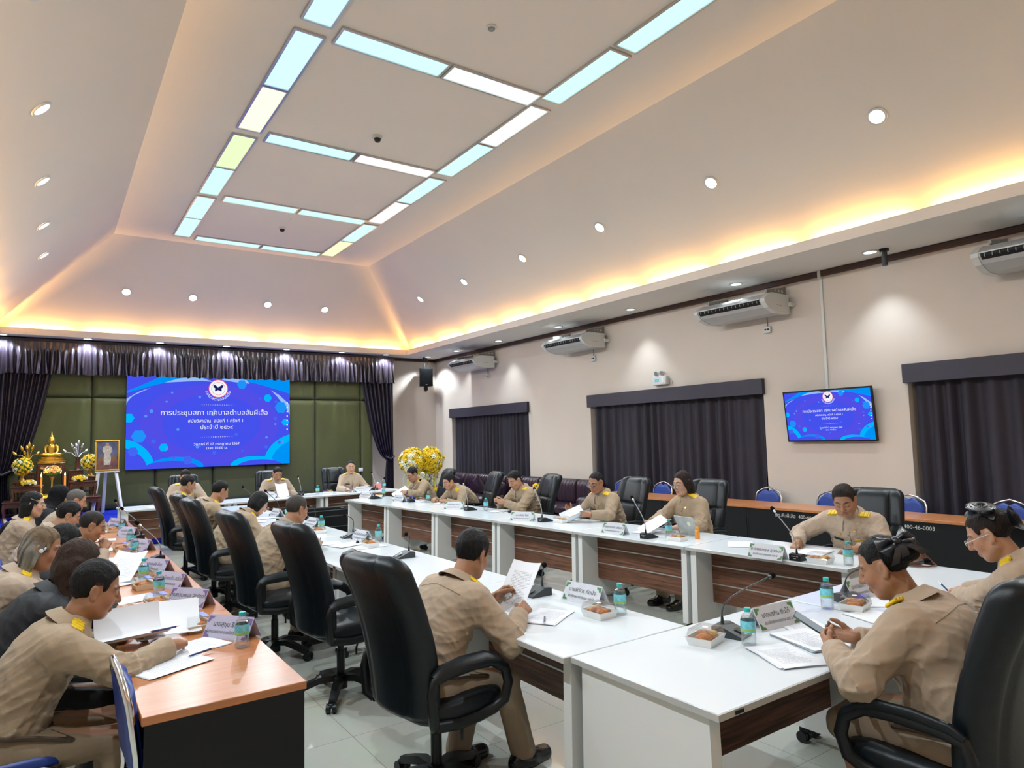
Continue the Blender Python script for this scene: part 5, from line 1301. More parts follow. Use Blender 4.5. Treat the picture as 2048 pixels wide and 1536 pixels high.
def cluster(V, Q, hid, cell):
    """thin out the part of a surface that lies under clothes"""
    key = np.floor(V/cell).astype(np.int64); code = (key[:, 0]*4001+key[:, 1])*4001+key[:, 2]
    code = np.where(hid, code, -10**15-np.arange(len(V))); u, inv = np.unique(code, return_inverse=True)
    N = len(u); cnt = np.bincount(inv, minlength=N); V2 = np.stack([np.bincount(inv, V[:, i], N)/cnt for i in range(3)], 1)
    q = inv[Q]; eq = [q[:, i] == q[:, (i+1) % 4] for i in range(4)]; ne = sum(e.astype(int) for e in eq)
    diag = (q[:, 0] == q[:, 2]) | (q[:, 1] == q[:, 3]); quads = q[(ne == 0) & ~diag]; tris = []
    for i in range(4):
        m = (ne == 1) & eq[i] & ~diag; tris.append(q[m][:, [(i+1) % 4, (i+2) % 4, (i+3) % 4]])
    return V2, quads, np.concatenate(tris)
def np_mesh(name, V, Q, T3, mats, parent, col=None):
    me = bpy.data.meshes.new(name); nq, nt_ = len(Q), (0 if T3 is None else len(T3))
    me.vertices.add(len(V)); me.vertices.foreach_set('co', V.astype(np.float32).ravel())
    loops = Q.ravel() if not nt_ else np.concatenate([Q.ravel(), T3.ravel()])
    me.loops.add(len(loops)); me.loops.foreach_set('vertex_index', loops.astype(np.int32))
    st = np.concatenate([np.arange(nq)*4, nq*4+np.arange(nt_)*3]).astype(np.int32)
    me.polygons.add(nq+nt_); me.polygons.foreach_set('loop_start', st)
    me.polygons.foreach_set('use_smooth', np.ones(nq+nt_, bool)); me.update(calc_edges=True)
    if col is not None:
        a = me.color_attributes.new('Col', 'FLOAT_COLOR', 'POINT'); c = np.ones((len(V), 4), np.float32); c[:, :3] = col; a.data.foreach_set('color', c.ravel())
    return link_mesh(name, me, mats, parent)
def folds(seed, n=7, lo=18, hi=60):
    r = np.random.RandomState(seed); K = r.normal(size=(n, 3)); K /= np.linalg.norm(K, axis=1)[:, None]; K *= r.uniform(lo, hi, (n, 1)); M2 = r.normal(size=(n, 3))*9; ph = r.uniform(0, 6.28, n); p2 = r.uniform(0, 6.28, n)
    def f(P):
        o = 0
        for i in range(n): o = o+(1-np.abs(np.sin(P @ K[i]+ph[i]+1.8*np.sin(P @ M2[i]+p2[i]))))**2.2
        return .55-o*2.2/n
    return f
SKIN_M = vcol_mat('skin', .46, .35, .08)
HAIR_M = vcol_mat('hair', .50, .2, bump=(1, 0))
def _hair_bump():
    nt = HAIR_M.node_tree
    for n in nt.nodes:
        if n.type == 'TEX_NOISE': n.inputs['Scale'].default_value = 9; n.inputs['Detail'].default_value = 6
        if n.type == 'MAPPING': n.inputs['Scale'].default_value = (22, 22, 1.6)
        if n.type == 'BUMP': n.inputs['Strength'].default_value = .8; n.inputs['Distance'].default_value = .012
_hair_bump()
TANS = dict(light=(.56, .33, .22), mid=(.46, .245, .15), tan=(.37, .185, .105), dark=(.30, .145, .08))
KH = dict(a=(.365, .268, .175), b=(.425, .318, .225), c=(.445, .338, .25))
def khaki(i):
    return mat('khaki_cloth_'+i, KH[i], .72, spec=.25, sheen=.12, noise=(4, .06), bump=(26, .25))
def khaki_tr(i):
    c = KH[i]; return mat('khaki_trousers_'+i, tuple(q*.84 for q in c), .75, spec=.25, noise=(4, .07), bump=(24, .3))
def hand_prims(Wp, f, n, side, curl, spread=.0, th=0., sc=1.):
    f = nrm(f); n = A3(n); n = nrm(n-f*(n @ f)); t = np.cross(n, f)*(1 if side > 0 else -1)   # t: towards the thumb
    P = []; q = lambda a, b, c: Wp+(f*a+t*b+n*c)*sc
    P.append(rc(q(0, 0, 0), q(.03, 0, 0), .026*sc, .028*sc, .02))
    for b in (.024, .008, -.008, -.024): P.append(rc(q(.02, b*.7, 0), q(.085, b*1.15, -.002), .0155*sc, .0115*sc, .012))
    for i, (b, L) in enumerate(((.030, .070), (.0105, .079), (-.0095, .073), (-.029, .057))):
        p = q(.086-.006*abs(i-1.2), b, -.002); a = 0.; d = f; r = .0094 if i < 3 else .0082
        sp = (1.2-i)*(.05+spread)
        for j, (u, cc) in enumerate(((.46, .75), (.30, 1.0), (.24, .7))):
            a += cc*curl*(1+.12*i); d = nrm(f*math.cos(a)+n*math.sin(a)+t*sp*math.cos(a)); p2 = p+d*L*u*sc
            P.append(rc(p, p2, (r-.0009*j)*sc, (r-.0009*(j+1))*sc, .0045)); p = p2
    p = q(.022, .026, .006); a = .75-.45*curl
    for j, (u, da) in enumerate(((.038, 0), (.032, .18+th), (.026, .30+th))):
        a -= da; d = nrm(f*math.cos(a)+t*math.sin(a)+n*(.35+.45*curl)); p2 = p+d*u*sc; P.append(rc(p, p2, (.0135-.0016*j)*sc, (.0115-.0014*j)*sc, .008)); p = p2
    return P
def head_prims(w=1., jaw=1.):
    """head frame: x towards the face, y to the left ear, z up; origin between the ears"""
    P = [el((-.014, 0, .034), (.094, .075*w, .086), k=.01), el((.022, 0, -.040), (.064, .059*w*jaw, .078), k=.035), rc((.060, 0, -.098), (.060, 0, -.098), .021*jaw, k=.03)]
    for s in (-1, 1):
        P += [rc((.050, s*.034*w, -.028), (.050, s*.034*w, -.028), .031, k=.03), rc((.078, s*.014, .026), (.066, s*.046*w, .024), .0115, .010, .016)]
        P += [rc((.0, s*.055*w*jaw, -.055), (.045, s*.035*jaw, -.090), .022, .02, .03)]
    S1 = [rc((.104, s*.031*w, .004), (.095, s*.042*w, .004), .0145, k=.014) for s in (-1, 1)]
    P2 = [rc((.0725, s*.031*w, .003), (.071, s*.036*w, .003), .0150, .0140, k=.005) for s in (-1, 1)]
    P2 += [rc((.086, 0, .012), (.108, 0, -.026), .0085, .0125, .014), rc((.094, .0125, -.031), (.094, .0125, -.031), .0092, k=.009), rc((.094, -.0125, -.031), (.094, -.0125, -.031), .0092, k=.009),
           rc((.084, -.017, -.0625), (.084, .017, -.0625), .0080, k=.007), rc((.083, -.014, -.073), (.083, .014, -.073), .0090, k=.007), rc((.089, 0, -.062), (.089, 0, -.062), .006, k=.006)]
    for s in (-1, 1):
        R = rot((0, 0, 1), -s*.38) @ rot((0, 1, 0), -.22)
        P2 += [el((-.014, s*.0795*w, -.004), (.0195, .0085, .033), R, k=.010), rc((-.006, s*.076*w, -.030), (-.006, s*.076*w, -.030), .0085, k=.01)]
    S2 = [el((-.010, s*.090*w, -.000), (.0105, .0085, .020), rot((0, 0, 1), -s*.38) @ rot((0, 1, 0), -.22), k=.006) for s in (-1, 1)]
    return P, S1, P2, S2
def xf(p, R, o):
    if p[0] == 'rc': return ('rc', R @ p[1]+o, R @ p[2]+o, p[3], p[4], p[5])
    return ('el', R @ p[1]+o, p[2], R @ p[3], None, p[5])
def seg_d(P, a, b):
    a = A3(a); b = A3(b); ba = b-a; t = np.clip(((P-a) @ ba)/(ba @ ba), 0, 1); return np.linalg.norm(P-a-t[:, None]*ba, axis=1)
def hair_mesh(style, RT, body_pts, vol=0., fh=.074, seed=0, h=.0045, cols=((.012, .010, .010),), w=1.):
    """RT: (R, H) head frame; body_pts: points (body frame) the loose hair falls through"""
    R, H = RT
    P = [el((-.016, 0, .038), (.099+vol*.4, .0815*w+vol*.5, .091+vol), k=.02)]
    if style in ('bob', 'long', 'longback'):
        P += [el((-.030, 0, -.022), (.080, .0885*w, .088), k=.03)]
        for s in (-1, 1): P += [rc((.012, s*.068*w, .01), (-.008, s*.078*w, -.085), .024, .022, .03)]+([rc((-.030, s*.088*w, .02), (-.026, s*.090*w, -.04), .022, .022, .02)] if style != 'longback' else [])
    if style == 'swept': P += [el((.03, 0, .088), (.072, .062, .036), rot((0, 1, 0), .25), k=.03)]
    if style in ('long', 'longback'):
        q = [R.T @ (A3(p)-H) for p in body_pts]
        pr = A3((-.05, 0, -.03))
        for i, c in enumerate(q):
            for o in (-.045, 0, .045): P.append(rc(pr+A3((0, o*.9, 0)), c+A3((0, o*(1.05+.1*i), 0)), .05-.006*i, .044-.009*i, .03))
            pr = c
    if style == 'bun': P += [rc((-.085, 0, .055), (-.115, 0, .035), .05, .052, .02)]
    f = Field(P, h)
    xs = [-.2, -.045, -.03, -.022, .012, .018, .034, .042, .058, .075, .2]
    zt = dict(short=[-.088, -.088, -.07, .024, .026, -.012, -.014, .040, fh-.010, fh, fh+.004], bun=[-.07, -.07, -.05, .030, .030, .0, .0, .052, fh-.008, fh, fh],
              bob=[-.30, -.115, -.11, -.11, -.10, -.09, -.05, .02, .044, .046, .046], long=[-2, -2, -1, -1, -.6, -.3, -.06, .03, .066, fh, fh], longback=[-2, -2, -1, -.3, .026, .0, -.01, .035, .066, fh, fh])
    zt['swept'] = zt['short']; zt['buzz'] = zt['short']
    zl = lambda x: np.interp(x, xs, zt[style])
    w_ = folds(seed, 6, 30, 90)
    amp = .0012 if style in ('buzz', 'bun') else (.0045 if style == 'swept' else .0032)
    f.band(lambda Q_: amp*w_(Q_*np.array([1, 1, .45])))
    if True:
        lng = style in ('long', 'longback', 'bob')
        w2 = folds(seed+50, 5, 110, 190); f.band(lambda Q_: (.0012 if style == 'buzz' else .0042)*w2(Q_*(np.array([1, 1, .10]) if lng else np.array([.25, 1, .35])))+(0 if style == 'buzz' else .004))
    if style not in ('long',):
        f.clip(lambda X, Y, Z: (np.interp(X+0*Y+0*Z, xs, zt[style])-Z)*.75)
        f.band(lambda Q_: .0075*np.exp(-np.clip(Q_[:, 2]-zl(Q_[:, 0]), 0, 1)/.014)*(Q_[:, 2] > -.2))
    else:
        f.clip(lambda X, Y, Z: np.minimum((np.interp(X+0*Y+0*Z, xs, zt[style])-Z)*.75, 1.))
    V, Q = f.mesh()
    c = np.tile(A3(cols[0]), (len(V), 1))
    if len(cols) > 1:     # streaked: strands run down and back
        s = np.sin(V[:, 1]*170+3*np.sin(V[:, 0]*35)+V[:, 2]*8)*.5+.5; g = np.clip((V[:, 2]+.02)/.08+(V[:, 0]+.02)/.16, 0, 1)
        t = np.clip(.15+.55*s*(1-g)+.95*g*(.55+.45*s), 0, 1)[:, None]; mixc = A3(cols[1])*(1-g[:, None])+A3(cols[2])*g[:, None]; c = c*(1-t)+mixc*t
    if style in ('short', 'swept', 'buzz', 'bun'):     # shorter at the hairline: skin shows through
        e = np.clip(1-(V[:, 2]-zl(V[:, 0]))/(.05 if style == 'buzz' else .022), 0, 1)[:, None]*(.55 if style != 'bun' else .35); c = c*(1-e)+A3((.20, .11, .07))*e
    return V @ R.T+H, Q, c
def tip(V): return V
def person(label, x, y, rz, hips_z=.572, lean=.25, bend=.25, tw=0., side=0., head=(0., .45, 0.), hl=None, hr=None, fl=None, fr=None, nl=(0, 0, -1), nr=(0, 0, -1), cl=.45, cr=.45, pl=(-.35, .75, -.75), pr=(-.35, -.75, -.75),
           w=1., dp=1., s=.955, hw=1., jaw=1., skin='mid', hair='short', vol=.004, fh=.074, hcol=((.012, .010, .010),), kh='a', top='khaki', bottom='trousers', knees=(.43, .43), feet=(.40, .40), foot_z=0., fem=False, glasses=None, eyes='down', epaulette=True, front=False, back=False, h=.0052, hs=.0085, wrinkle=.0135, seed=1, extras=(), group='seated meeting members', ks=.13):
    root = thing('person', label, 'person', (x, y, 0), rz, group)
    Rz = rot((0, 0, 1), -rz)
    def loc(p): return Rz @ (A3(p)-A3((x, y, 0)))
    fwd = lambda a: A3((math.sin(a), 0, math.cos(a)))
    P0 = A3((0, 0, hips_z)); up1 = nrm(fwd(lean*.6)+A3((0, side*.5, 0))); up2 = nrm(fwd(lean+bend*.35)+A3((0, side, 0))); up3 = nrm(fwd(lean+bend)+A3((0, side, 0)))
    P1 = P0+up1*.17*s; P2 = P1+up2*.16*s; P3 = P2+up3*.14*s; N = P3+up3*.055*s
    Rt = rot((0, 0, 1), tw); lat = Rt @ A3((0, 1, 0)); lat = nrm(lat-up3*(lat @ up3)); fw3 = np.cross(lat, up3)
    sw = .175*w**.6*s if not fem else .158*w**.6*s
    shL, shR = P3+lat*sw-up3*.012, P3-lat*sw-up3*.012
    # head
    hy, hp, hroll = head
    Rh = rot((0, 0, 1), hy+tw*.5) @ rot((0, 1, 0), hp) @ rot((1, 0, 0), hroll)
    Hc = N+nrm(up3*.8+A3((0, 0, .5)))*.050*s+Rh @ A3((.030, 0, .115))*hw
    # arms
    def arm(S, W, pole, sd):
        L1, L2 = .285*s, .255*s; d = W-S; D = np.linalg.norm(d)
        if D > (L1+L2)*.985: W = S+d/D*(L1+L2)*.985; d = W-S; D = np.linalg.norm(d)
        if D < .12: D = .12
        u = d/D; xx = (L1*L1-L2*L2+D*D)/(2*D); hh = math.sqrt(max(1e-6, L1*L1-xx*xx)); p = A3(pole); p = p-u*(p @ u); return S+u*xx+nrm(p)*hh, W
    WL = loc(hl) if hl is not None else A3((.40, .14, .80)); WR = loc(hr) if hr is not None else A3((.40, -.14, .80))
    def hdir(f, E, W, sd): return nrm(Rz @ A3(f)) if f is not None else nrm(nrm(W-E)*A3((1, 1, .35))+A3((.15, -sd*.25, 0)))
    pal = lambda n_: Rz @ A3(n_)
    EL, WL = arm(shL, WL, pl, 1); ER, WR = arm(shR, WR, pr, -1)
    fL, fR = hdir(fl, EL, WL, 1), hdir(fr, ER, WR, -1)
    aw = (.94 if fem else 1.)*w**.45
    # legs
    hipL, hipR = P0+A3((.02, .085*w, -.03)), P0+A3((.02, -.085*w, -.03))
    kz = hips_z-.045
    KL, KR = A3((knees[0], ks, kz)), A3((knees[1], -ks, kz))
    AL, AR = A3((feet[0], ks, .095+foot_z)), A3((feet[1], -ks, .095+foot_z))
    Rl = rot((0, 1, 0), lean*.9); Ru = rot((0, 1, 0), lean+bend*.7)
    belly = .122*dp*(1.04 if w > 1.1 else .96)
    def torso(i):
        T = [el(P0+A3((0, 0, .01)), (.118*dp+i, .168*w+i, .115+i), k=.05), el(P1, (belly+i, .152*w+i, .14+i), rot((0, 1, 0), lean*.7), k=.07), el(P2+up3*.02, (.112*dp+i, .160*w**.8+i, .155+i), Ru, k=.07),
             rc(P3+lat*(sw-.05)-up3*.03, P3-lat*(sw-.05)-up3*.03, .068+i, k=.05), rc(P3-up3*.01, N, .072+i, .058+i*.6, .04)]
        if fem:
            for sd in (-1, 1): T.append(rc(P2+up3*.035+fw3*(.075*dp)+lat*sd*.07, P2+up3*.035+fw3*(.08*dp)+lat*sd*.07, .058+i, k=.05))
        return T
    def arms(i, cuff=0.):
        return [rc(shL, EL, .052*aw+i, .043*aw+i, .035), rc(EL, WL, .042*aw+i, .0285+i+cuff, .02), rc(shR, ER, .052*aw+i, .043*aw+i, .035), rc(ER, WR, .042*aw+i, .0285+i+cuff, .02)]
    def legs(i, j):
        return [rc(hipL, KL, .088*w+i, .060*w**.6+i, .05), rc(hipR, KR, .088*w+i, .060*w**.6+i, .05), rc(KL, AL, .058+i, .038+j, .03), rc(KR, AR, .058+i, .038+j, .03)]
    neck = [rc(N-up3*.05, Hc+Rh @ A3((-.020, 0, -.045)), .060*(.9 if fem else 1.)*w**.3, .054*(.88 if fem else 1.)*w**.3, .025)]
    Pa, S1, Pb, S2 = head_prims(hw, jaw)
    H_ = lambda L: [xf(p, Rh, Hc) for p in L]
    handL = hand_prims(WL, fL, pal(nl), 1, cl, sc=s*(.93 if fem else 1.)); handR = hand_prims(WR, fR, pal(nr), -1, cr, sc=s*(.93 if fem else 1.))
    foot = [rc(A-A3((.03, 0, .045)), A+A3((.15, 0, -.06)), .034, .026, .02) for A in (AL, AR)]
    # clothes first: they tell which skin is covered
    fs = Field(torso(.030)+arms(.026, -.004), hs)
    sL, sR = WL-(WL-EL)*.05/np.linalg.norm(WL-EL), WR-(WR-ER)*.05/np.linalg.norm(WR-ER)
    for (W_, E_) in ((WL, EL), (WR, ER)):
        u = nrm(W_-E_); c0 = W_-u*.012
        i = np.argwhere(fs.F < .06); Q_ = fs.lo+i*hs; d = (Q_-c0) @ u; near = (np.linalg.norm(Q_-W_, axis=1) < .14) & (d > -.02)
        fs.F[i[near, 0], i[near, 1], i[near, 2]] = np.maximum(fs.F[i[near, 0], i[near, 1], i[near, 2]], d[near])
    waist = P0+up1*.055
    fs.clip(lambda X, Y, Z: ((waist[0]-X)*up1[0]+(waist[1]-Y)*up1[1]+(waist[2]-Z)*up1[2]) if bottom != 'none' else Z*0-1.)
    wf = folds(seed*7+1)
    def wr(Q_):
        e = np.minimum(np.linalg.norm(Q_-EL, axis=1), np.linalg.norm(Q_-ER, axis=1)); b = np.linalg.norm((Q_-P1)*A3((.8, .6, 1)), axis=1); ar = np.minimum(np.linalg.norm(Q_-shL+up3*.08, axis=1), np.linalg.norm(Q_-shR+up3*.08, axis=1))
        k = .45+1.5*np.exp(-(e/.11)**2)+1.1*np.exp(-(b/.16)**2)+.7*np.exp(-(ar/.09)**2)
        return wrinkle*k*wf(Q_*A3((1, 1, 1.25)))
    fs.band(wr)
    V, Q = fs.mesh()
    topm = {'khaki': khaki(kh), 'suit': M['suit'], 'grey': mat('dark_grey_cloth', (.014, .017, .022), .8, bump=(24, .2))}[top]
    shirt = np_mesh('shirt' if top == 'khaki' else 'jacket', V, Q, None, topm, root)
    if bottom == 'skirt':
        kn = [rc(hipL, KL+A3((.01, 0, 0)), .098*w, .075, .06), rc(hipR, KR+A3((.01, 0, 0)), .098*w, .075, .06), rc((hipL+hipR)/2, (KL+KR)/2+A3((.02, 0, 0)), .10*w, .075, .06), el(P0, (.128*dp, .178*w, .125), k=.06)]
    else:
        kn = [el(P0+A3((0, 0, .0)), (.128*dp, .176*w, .122), k=.06)]+legs(.012, .030)
    ft = Field(kn, .0105)
    if bottom == 'skirt':
        ft.clip(lambda X, Y, Z: X-(max(knees)+.065))
    else: ft.clip(lambda X, Y, Z: .065+foot_z-Z)
    top_c = P0+up1*.075
    ft.clip(lambda X, Y, Z: (X-top_c[0])*up1[0]+(Y-top_c[1])*up1[1]+(Z-top_c[2])*up1[2])
    wf2 = folds(seed*5+3); ft.band(lambda Q_: .0035*wf2(Q_)*(1+np.exp(-(np.linalg.norm(Q_-P0-A3((.1, 0, 0)), axis=1)/.15)**2)))
    V2, Q2 = ft.mesh()
    trm = M['suit'] if top == 'suit' else khaki_tr(kh)
    tr = np_mesh('skirt' if bottom == 'skirt' else 'trousers', V2, Q2, None, trm, root)
    bl = MB(); c0 = P0+up1*.066; e1 = nrm(np.cross(A3((0, 1, 0)), up1)); bp = []
    for i in range(36):
        a = 2*PI*i/36; dvec = e1*math.cos(a)+A3((0, 1, 0))*math.sin(a); t = .04
        q = c0+dvec*np.linspace(.05, .32, 90)[:, None]; v = fs.sample(q); j = int(np.argmax(v > 0)) if (v > 0).any() else 40; v2 = ft.sample(q-up1*.02); j2 = int(np.argmax(v2 > 0)) if (v2 > 0).any() else 0; bp.append(q[max(j, j2)]+dvec*.001)
    bl.tube(bp, .010, 6, closed=True); bl.build('belt', M['shoe'] if top == 'suit' else mat('brown_belt', (.06, .035, .018), .5), tr)
    # skin: one surface from crown to feet
    prims = torso(-.012)+arms(-.003)+legs(-.012, -.004)+foot+neck+H_(Pa)
    f = Field(prims, h)
    for p in H_(S1): f.put(p, True)
    for p in H_(Pb): f.put(p)
    for p in H_(S2): f.put(p, True)
    for p in handL+handR: f.put(p)
    V3, Q3 = f.mesh()
    hid = (fs.sample(V3) < -.006) | (ft.sample(V3) < -.006) | ((V3[:, 2] < .2) & (np.linalg.norm(V3-Hc, axis=1) > .3) & (bottom != 'skirt'))
    V3, Q3, T3 = cluster(V3, Q3, hid, .022)
    base = A3(TANS[skin]); col = np.tile(base, (len(V3), 1))
    L = (V3-Hc) @ Rh     # head frame
    hd = np.linalg.norm(L, axis=1) < .16
    def paint(d, r, c, k): 
        t = np.clip((r-d)/(r*.5)+.2, 0, 1)[:, None]*k; t = np.where(hd[:, None], t, 0); return col*(1-t)+A3(c)*t
    col = paint(np.minimum(np.linalg.norm((L-A3((.05, .045, -.03))), axis=1), np.linalg.norm((L-A3((.05, -.045, -.03))), axis=1)), .05, base*A3((1.12, .86, .82)), .35)
    lipc = base*A3((1.0, .55, .55)) if not fem else A3((.42, .07, .07))
    col = paint(seg_d(L, (.092, -.019, -.0635), (.092, .019, -.0635))*1., .0085, lipc, .8); col = paint(seg_d(L, (.091, -.014, -.073), (.091, .014, -.073)), .0085, lipc, .7)
    col = paint(seg_d(L, (.094, -.02, -.0682), (.094, .02, -.0682)), .0035, base*.35, .8)
    for sd in (-1, 1):
        col = paint(np.minimum(seg_d(L, (.088, sd*.014, .026), (.082, sd*.034, .032)), seg_d(L, (.082, sd*.034, .032), (.066, sd*.052, .026))), .0072, (.018, .014, .012), .85)
        lash = np.minimum(seg_d(L, (.086, sd*.020, -.006 if eyes == 'down' else .002), (.0885, sd*.033, -.008 if eyes == 'down' else .004)), seg_d(L, (.0885, sd*.033, -.008 if eyes == 'down' else .004), (.080, sd*.046, -.004 if eyes == 'down' else .002)))
        if eyes == 'open':
            col = paint(np.linalg.norm((L-A3((.088, sd*.033, .000)))*A3((1, .75, 1.7)), axis=1), .0095, (.55, .5, .46), .9); col = paint(np.linalg.norm(L-A3((.090, sd*.034, .0005)), axis=1), .0062, (.02, .012, .01), 1.)
        col = paint(lash, .0046, (.02, .014, .012), .9)
    np_mesh('body', V3, Q3, T3, SKIN_M, root, col)
    # hair
    if hair == 'hijab':
        cv = [el((-.012, 0, .028), (.112, .097, .108), k=.02), rc((.0, 0, -.05), (.01, 0, -.10), .088, .085, .04)]
        cv = [xf(p, Rh, Hc) for p in cv]+[rc(N+up3*.03, P3+fw3*.03, .10, .13, .06), rc(P3+lat*.12, P3-lat*.12, .085, k=.06)]
        fj = Field(cv, .007); fj.put(xf(rc((.10, 0, -.015), (.17, 0, -.02), .062, .09, .012), Rh, Hc), True); fj.put(xf(rc((.08, 0, -.06), (.15, 0, -.07), .045, .07, .012), Rh, Hc), True)
        wj = folds(seed+9, 7, 25, 70); fj.band(lambda q: .004*wj(q)); Vh, Qh = fj.mesh(); np_mesh('headscarf', Vh, Qh, None, mat('black_scarf', (.006, .006, .008), .8, spec=.2), root)
    elif hair:
        bp = [Hc+(Rh @ A3((-.055, 0, 0)))*1.0+A3((-.03, 0, -.16)), P3+A3((-.125*dp, 0, .0)), P2+A3((-.15*dp, 0, .02))]
        Vh, Qh, ch = hair_mesh(hair, (Rh, Hc), bp[:2] if hair == 'long' else bp, vol, fh, seed, .0046 if h < .005 else .0056, hcol, hw)
        ho = np_mesh('hair', Vh, Qh, None, HAIR_M, root, ch)
    T4 = Matrix.Identity(4)
    for i in range(3):
        for j in range(3): T4[i][j] = Rh[i, j]
        T4[i][3] = Hc[i]
    if glasses:
        g = MB(); rim = .0013 if glasses != 'black' else .002; dz = -.016 if glasses == 'low' else 0.
        for sd in (-1, 1):
            g.tube([(.104+.004*abs(math.cos(a)), sd*(.034+.0235*math.cos(a)), .000+dz+.019*math.sin(a)) for a in [2*PI*i/18 for i in range(18)]], rim, 6, closed=True)
            g.tube([(.106, sd*.057, .006+dz), (.092, sd*.076, .008+dz*.8), (.03, sd*.083, .010+dz*.4), (-.02, sd*.083, .008)], rim*1.1, 6)
        g.tube([(.109, -.011, .006+dz), (.112, 0, .009+dz), (.109, .011, .006+dz)], rim, 6); g.tube([(.109, -.0105, -.0+dz), (.110, .0105, -.0+dz)], rim*.4, 4)
        gm = {'black': M['plastic'], 'wire': M['chrome'], 'low': M['plastic'], 'white': mat('pale_frame', (.78, .78, .80), .3), 'half': M['plastic']}[glasses]
        g.v = [tuple(T4 @ Vector(p)) for p in g.v]; go = g.build('glasses', gm, root, ang=70)
        lm = MB()
        for sd in (-1, 1): lm.face([(.1035+.004*abs(math.cos(a)), sd*(.034+.022*math.cos(a)), dz+.0175*math.sin(a)) for a in [2*PI*i/16 for i in range(16)]], T4)
        lm.build('lens', M['clear'], go)
    # shoes
    for A, sd in ((AL, 1), (AR, -1)):
        b = A3((A[0], A[1], foot_z)); sm_ = Field([rc(b+A3((-.045, 0, .045)), b+A3((.05, 0, .048)), .043, .045, .03), rc(b+A3((.05, 0, .04)), b+A3((.165, 0, .030)), .045, .034, .03), rc(b+A3((-.05, 0, .02)), b+A3((.165, 0, .02)), .040, .040, .02), rc(b+A3((-.01, 0, .06)), b+A3((-.01, 0, .09)), .042, .044, .03)], .008)
        sm_.clip(lambda X, Y, Z: foot_z+.002-Z); Vs, Qs = sm_.mesh(); np_mesh('shoe', Vs, Qs, None, M['shoe'], root)
    ctx = dict(root=root, fs=fs, P3=P3, N=N, lat=lat, up=up3, fw=fw3, shirt=shirt, Rz=Rz, Hc=Hc, Rh=Rh, T4=T4, WL=WL, WR=WR, fL=fL, fR=fR, sw=sw, P2=P2, EL=EL, ER=ER, loc=loc, dp=dp)
    def cast(o, d, n=120, st=.004):
        q = o+d*(np.arange(n)*st)[:, None]; v = fs.sample(q); j = int(np.argmax(v < 0)) if (v < 0).any() else None
        if j is None: return None, None
        p = q[max(j-1, 0)]; e = .008; g = np.array([fs.sample((p+e*a)[None])[0]-fs.sample((p-e*a)[None])[0] for a in np.eye(3)]); return p, nrm(g)
    ctx['cast'] = cast
    def frame(p, n, along):
        u = nrm(along-n*(along @ n)); v = np.cross(n, u); m = Matrix.Identity(4)
        for i in range(3): m[i][0], m[i][1], m[i][2], m[i][3] = u[i], v[i], n[i], p[i]
        return m
    # collar
    if top in ('khaki', 'suit'):
        e2 = fw3; m = MB(); th0 = .30; cen = N+up3*(-.012); axis = nrm(up3+A3((.0, 0, .25)))
        rr = .073*w**.3*(.92 if fem else 1.)
        def col_(u, v):
            a = th0+(2*PI-2*th0)*u; fr_ = max(0, math.cos(a)); d = e2*math.cos(a)*1.04+lat*math.sin(a)
            if v < .5: q = v/.5; r = rr+.006-.006*q; hh = -.004+.060*q-.018*fr_*(1-q)-.016*fr_
            else: q = (v-.5)/.5; r = rr+.004+.044*q; hh = .056-.048*q-.034*fr_*q*q-.016*fr_
            return tuple(cen+d*r+axis*hh)
        m.grid(40, 9, col_); m.grid(40, 9, lambda u, v: tuple(A3(col_(1-u, v))-nrm(A3(col_(1-u, v))-cen)*.003)); m.build('collar', topm, shirt, ang=70)
    if epaulette and top == 'khaki':
        for sd in (-1, 1):
            o = P3+lat*sd*(sw*.62)+up3*.16; p, n = cast(o, -up3, 60)
            if p is None: continue
            T = frame(p+n*.004, n, lat*sd); e = MB(); e.box(-.058, .050, -.027, .027, -.006, .006, .005, T=T)
            for k in (-.03, .0, .03): e.box(k-.007, k+.007, -.0275, .0275, .004, .0095, .003, T=T)
            e.tube([tuple(T @ Vector((-.045+.010*math.cos(a), .010*math.sin(a), .008))) for a in [2*PI*i/10 for i in range(10)]], .003, 5, closed=True)
            e.build('epaulette', M['epau'], shirt)
    if front:
        def deco(u, v, fn, name, m_):
            o = P2+up3*v+lat*u+fw3*.40; p, n = cast(o, -fw3, 110)
            if p is None: return
            e = MB(); fn(e, frame(p, n, -lat)); return e.build(name, m_, shirt, smooth=False)
        pocket = lambda e, T: (e.box(-.055, .055, -.055, .03, -.006, .003, .003, T=T), e.prism([(-.057, .035), (-.057, .004), (-.03, -.012), (0, -.016), (.03, -.012), (.057, .004), (.057, .035)], -.002, .006, T=T))
        for sd in (-1, 1): deco(sd*.085, -.005, pocket, 'pocket', topm)
        deco(-.085, .055, lambda e, T: e.box(-.04, .04, -.008, .008, -.002, .006, .002, T=T), 'name_tag', M['plastic'])
        deco(.085, .058, lambda e, T: (e.box(-.042, .042, -.002, .010, -.002, .005, T=T), e.box(-.03, .03, .011, .022, -.002, .005, T=T)), 'ribbon_bar', mat('ribbon_stripes', (.7, .42, .06), .5, noise=(90, .6, (1, .01, .01))))
        deco(-.07, .10, lambda e, T: (e.cyl((0, 0, 0), (0, 0, .006), .012, n=10, T=T), e.cyl((0, .022, 0), (0, .022, .004), .006, n=8, T=T)), 'pin', M['brass'])
        deco(.052, .135, lambda e, T: e.cyl((0, 0, 0), (0, 0, .006), .010, n=10, T=T), 'collar_pin', M['brass'])
        for k in range(3): deco(0, .10-.075*k, lambda e, T: e.cyl((0, 0, 0), (0, 0, .004), .0055, n=10, T=T), 'button', mat('tan_button', (.25, .17, .09), .4))
        pts = []
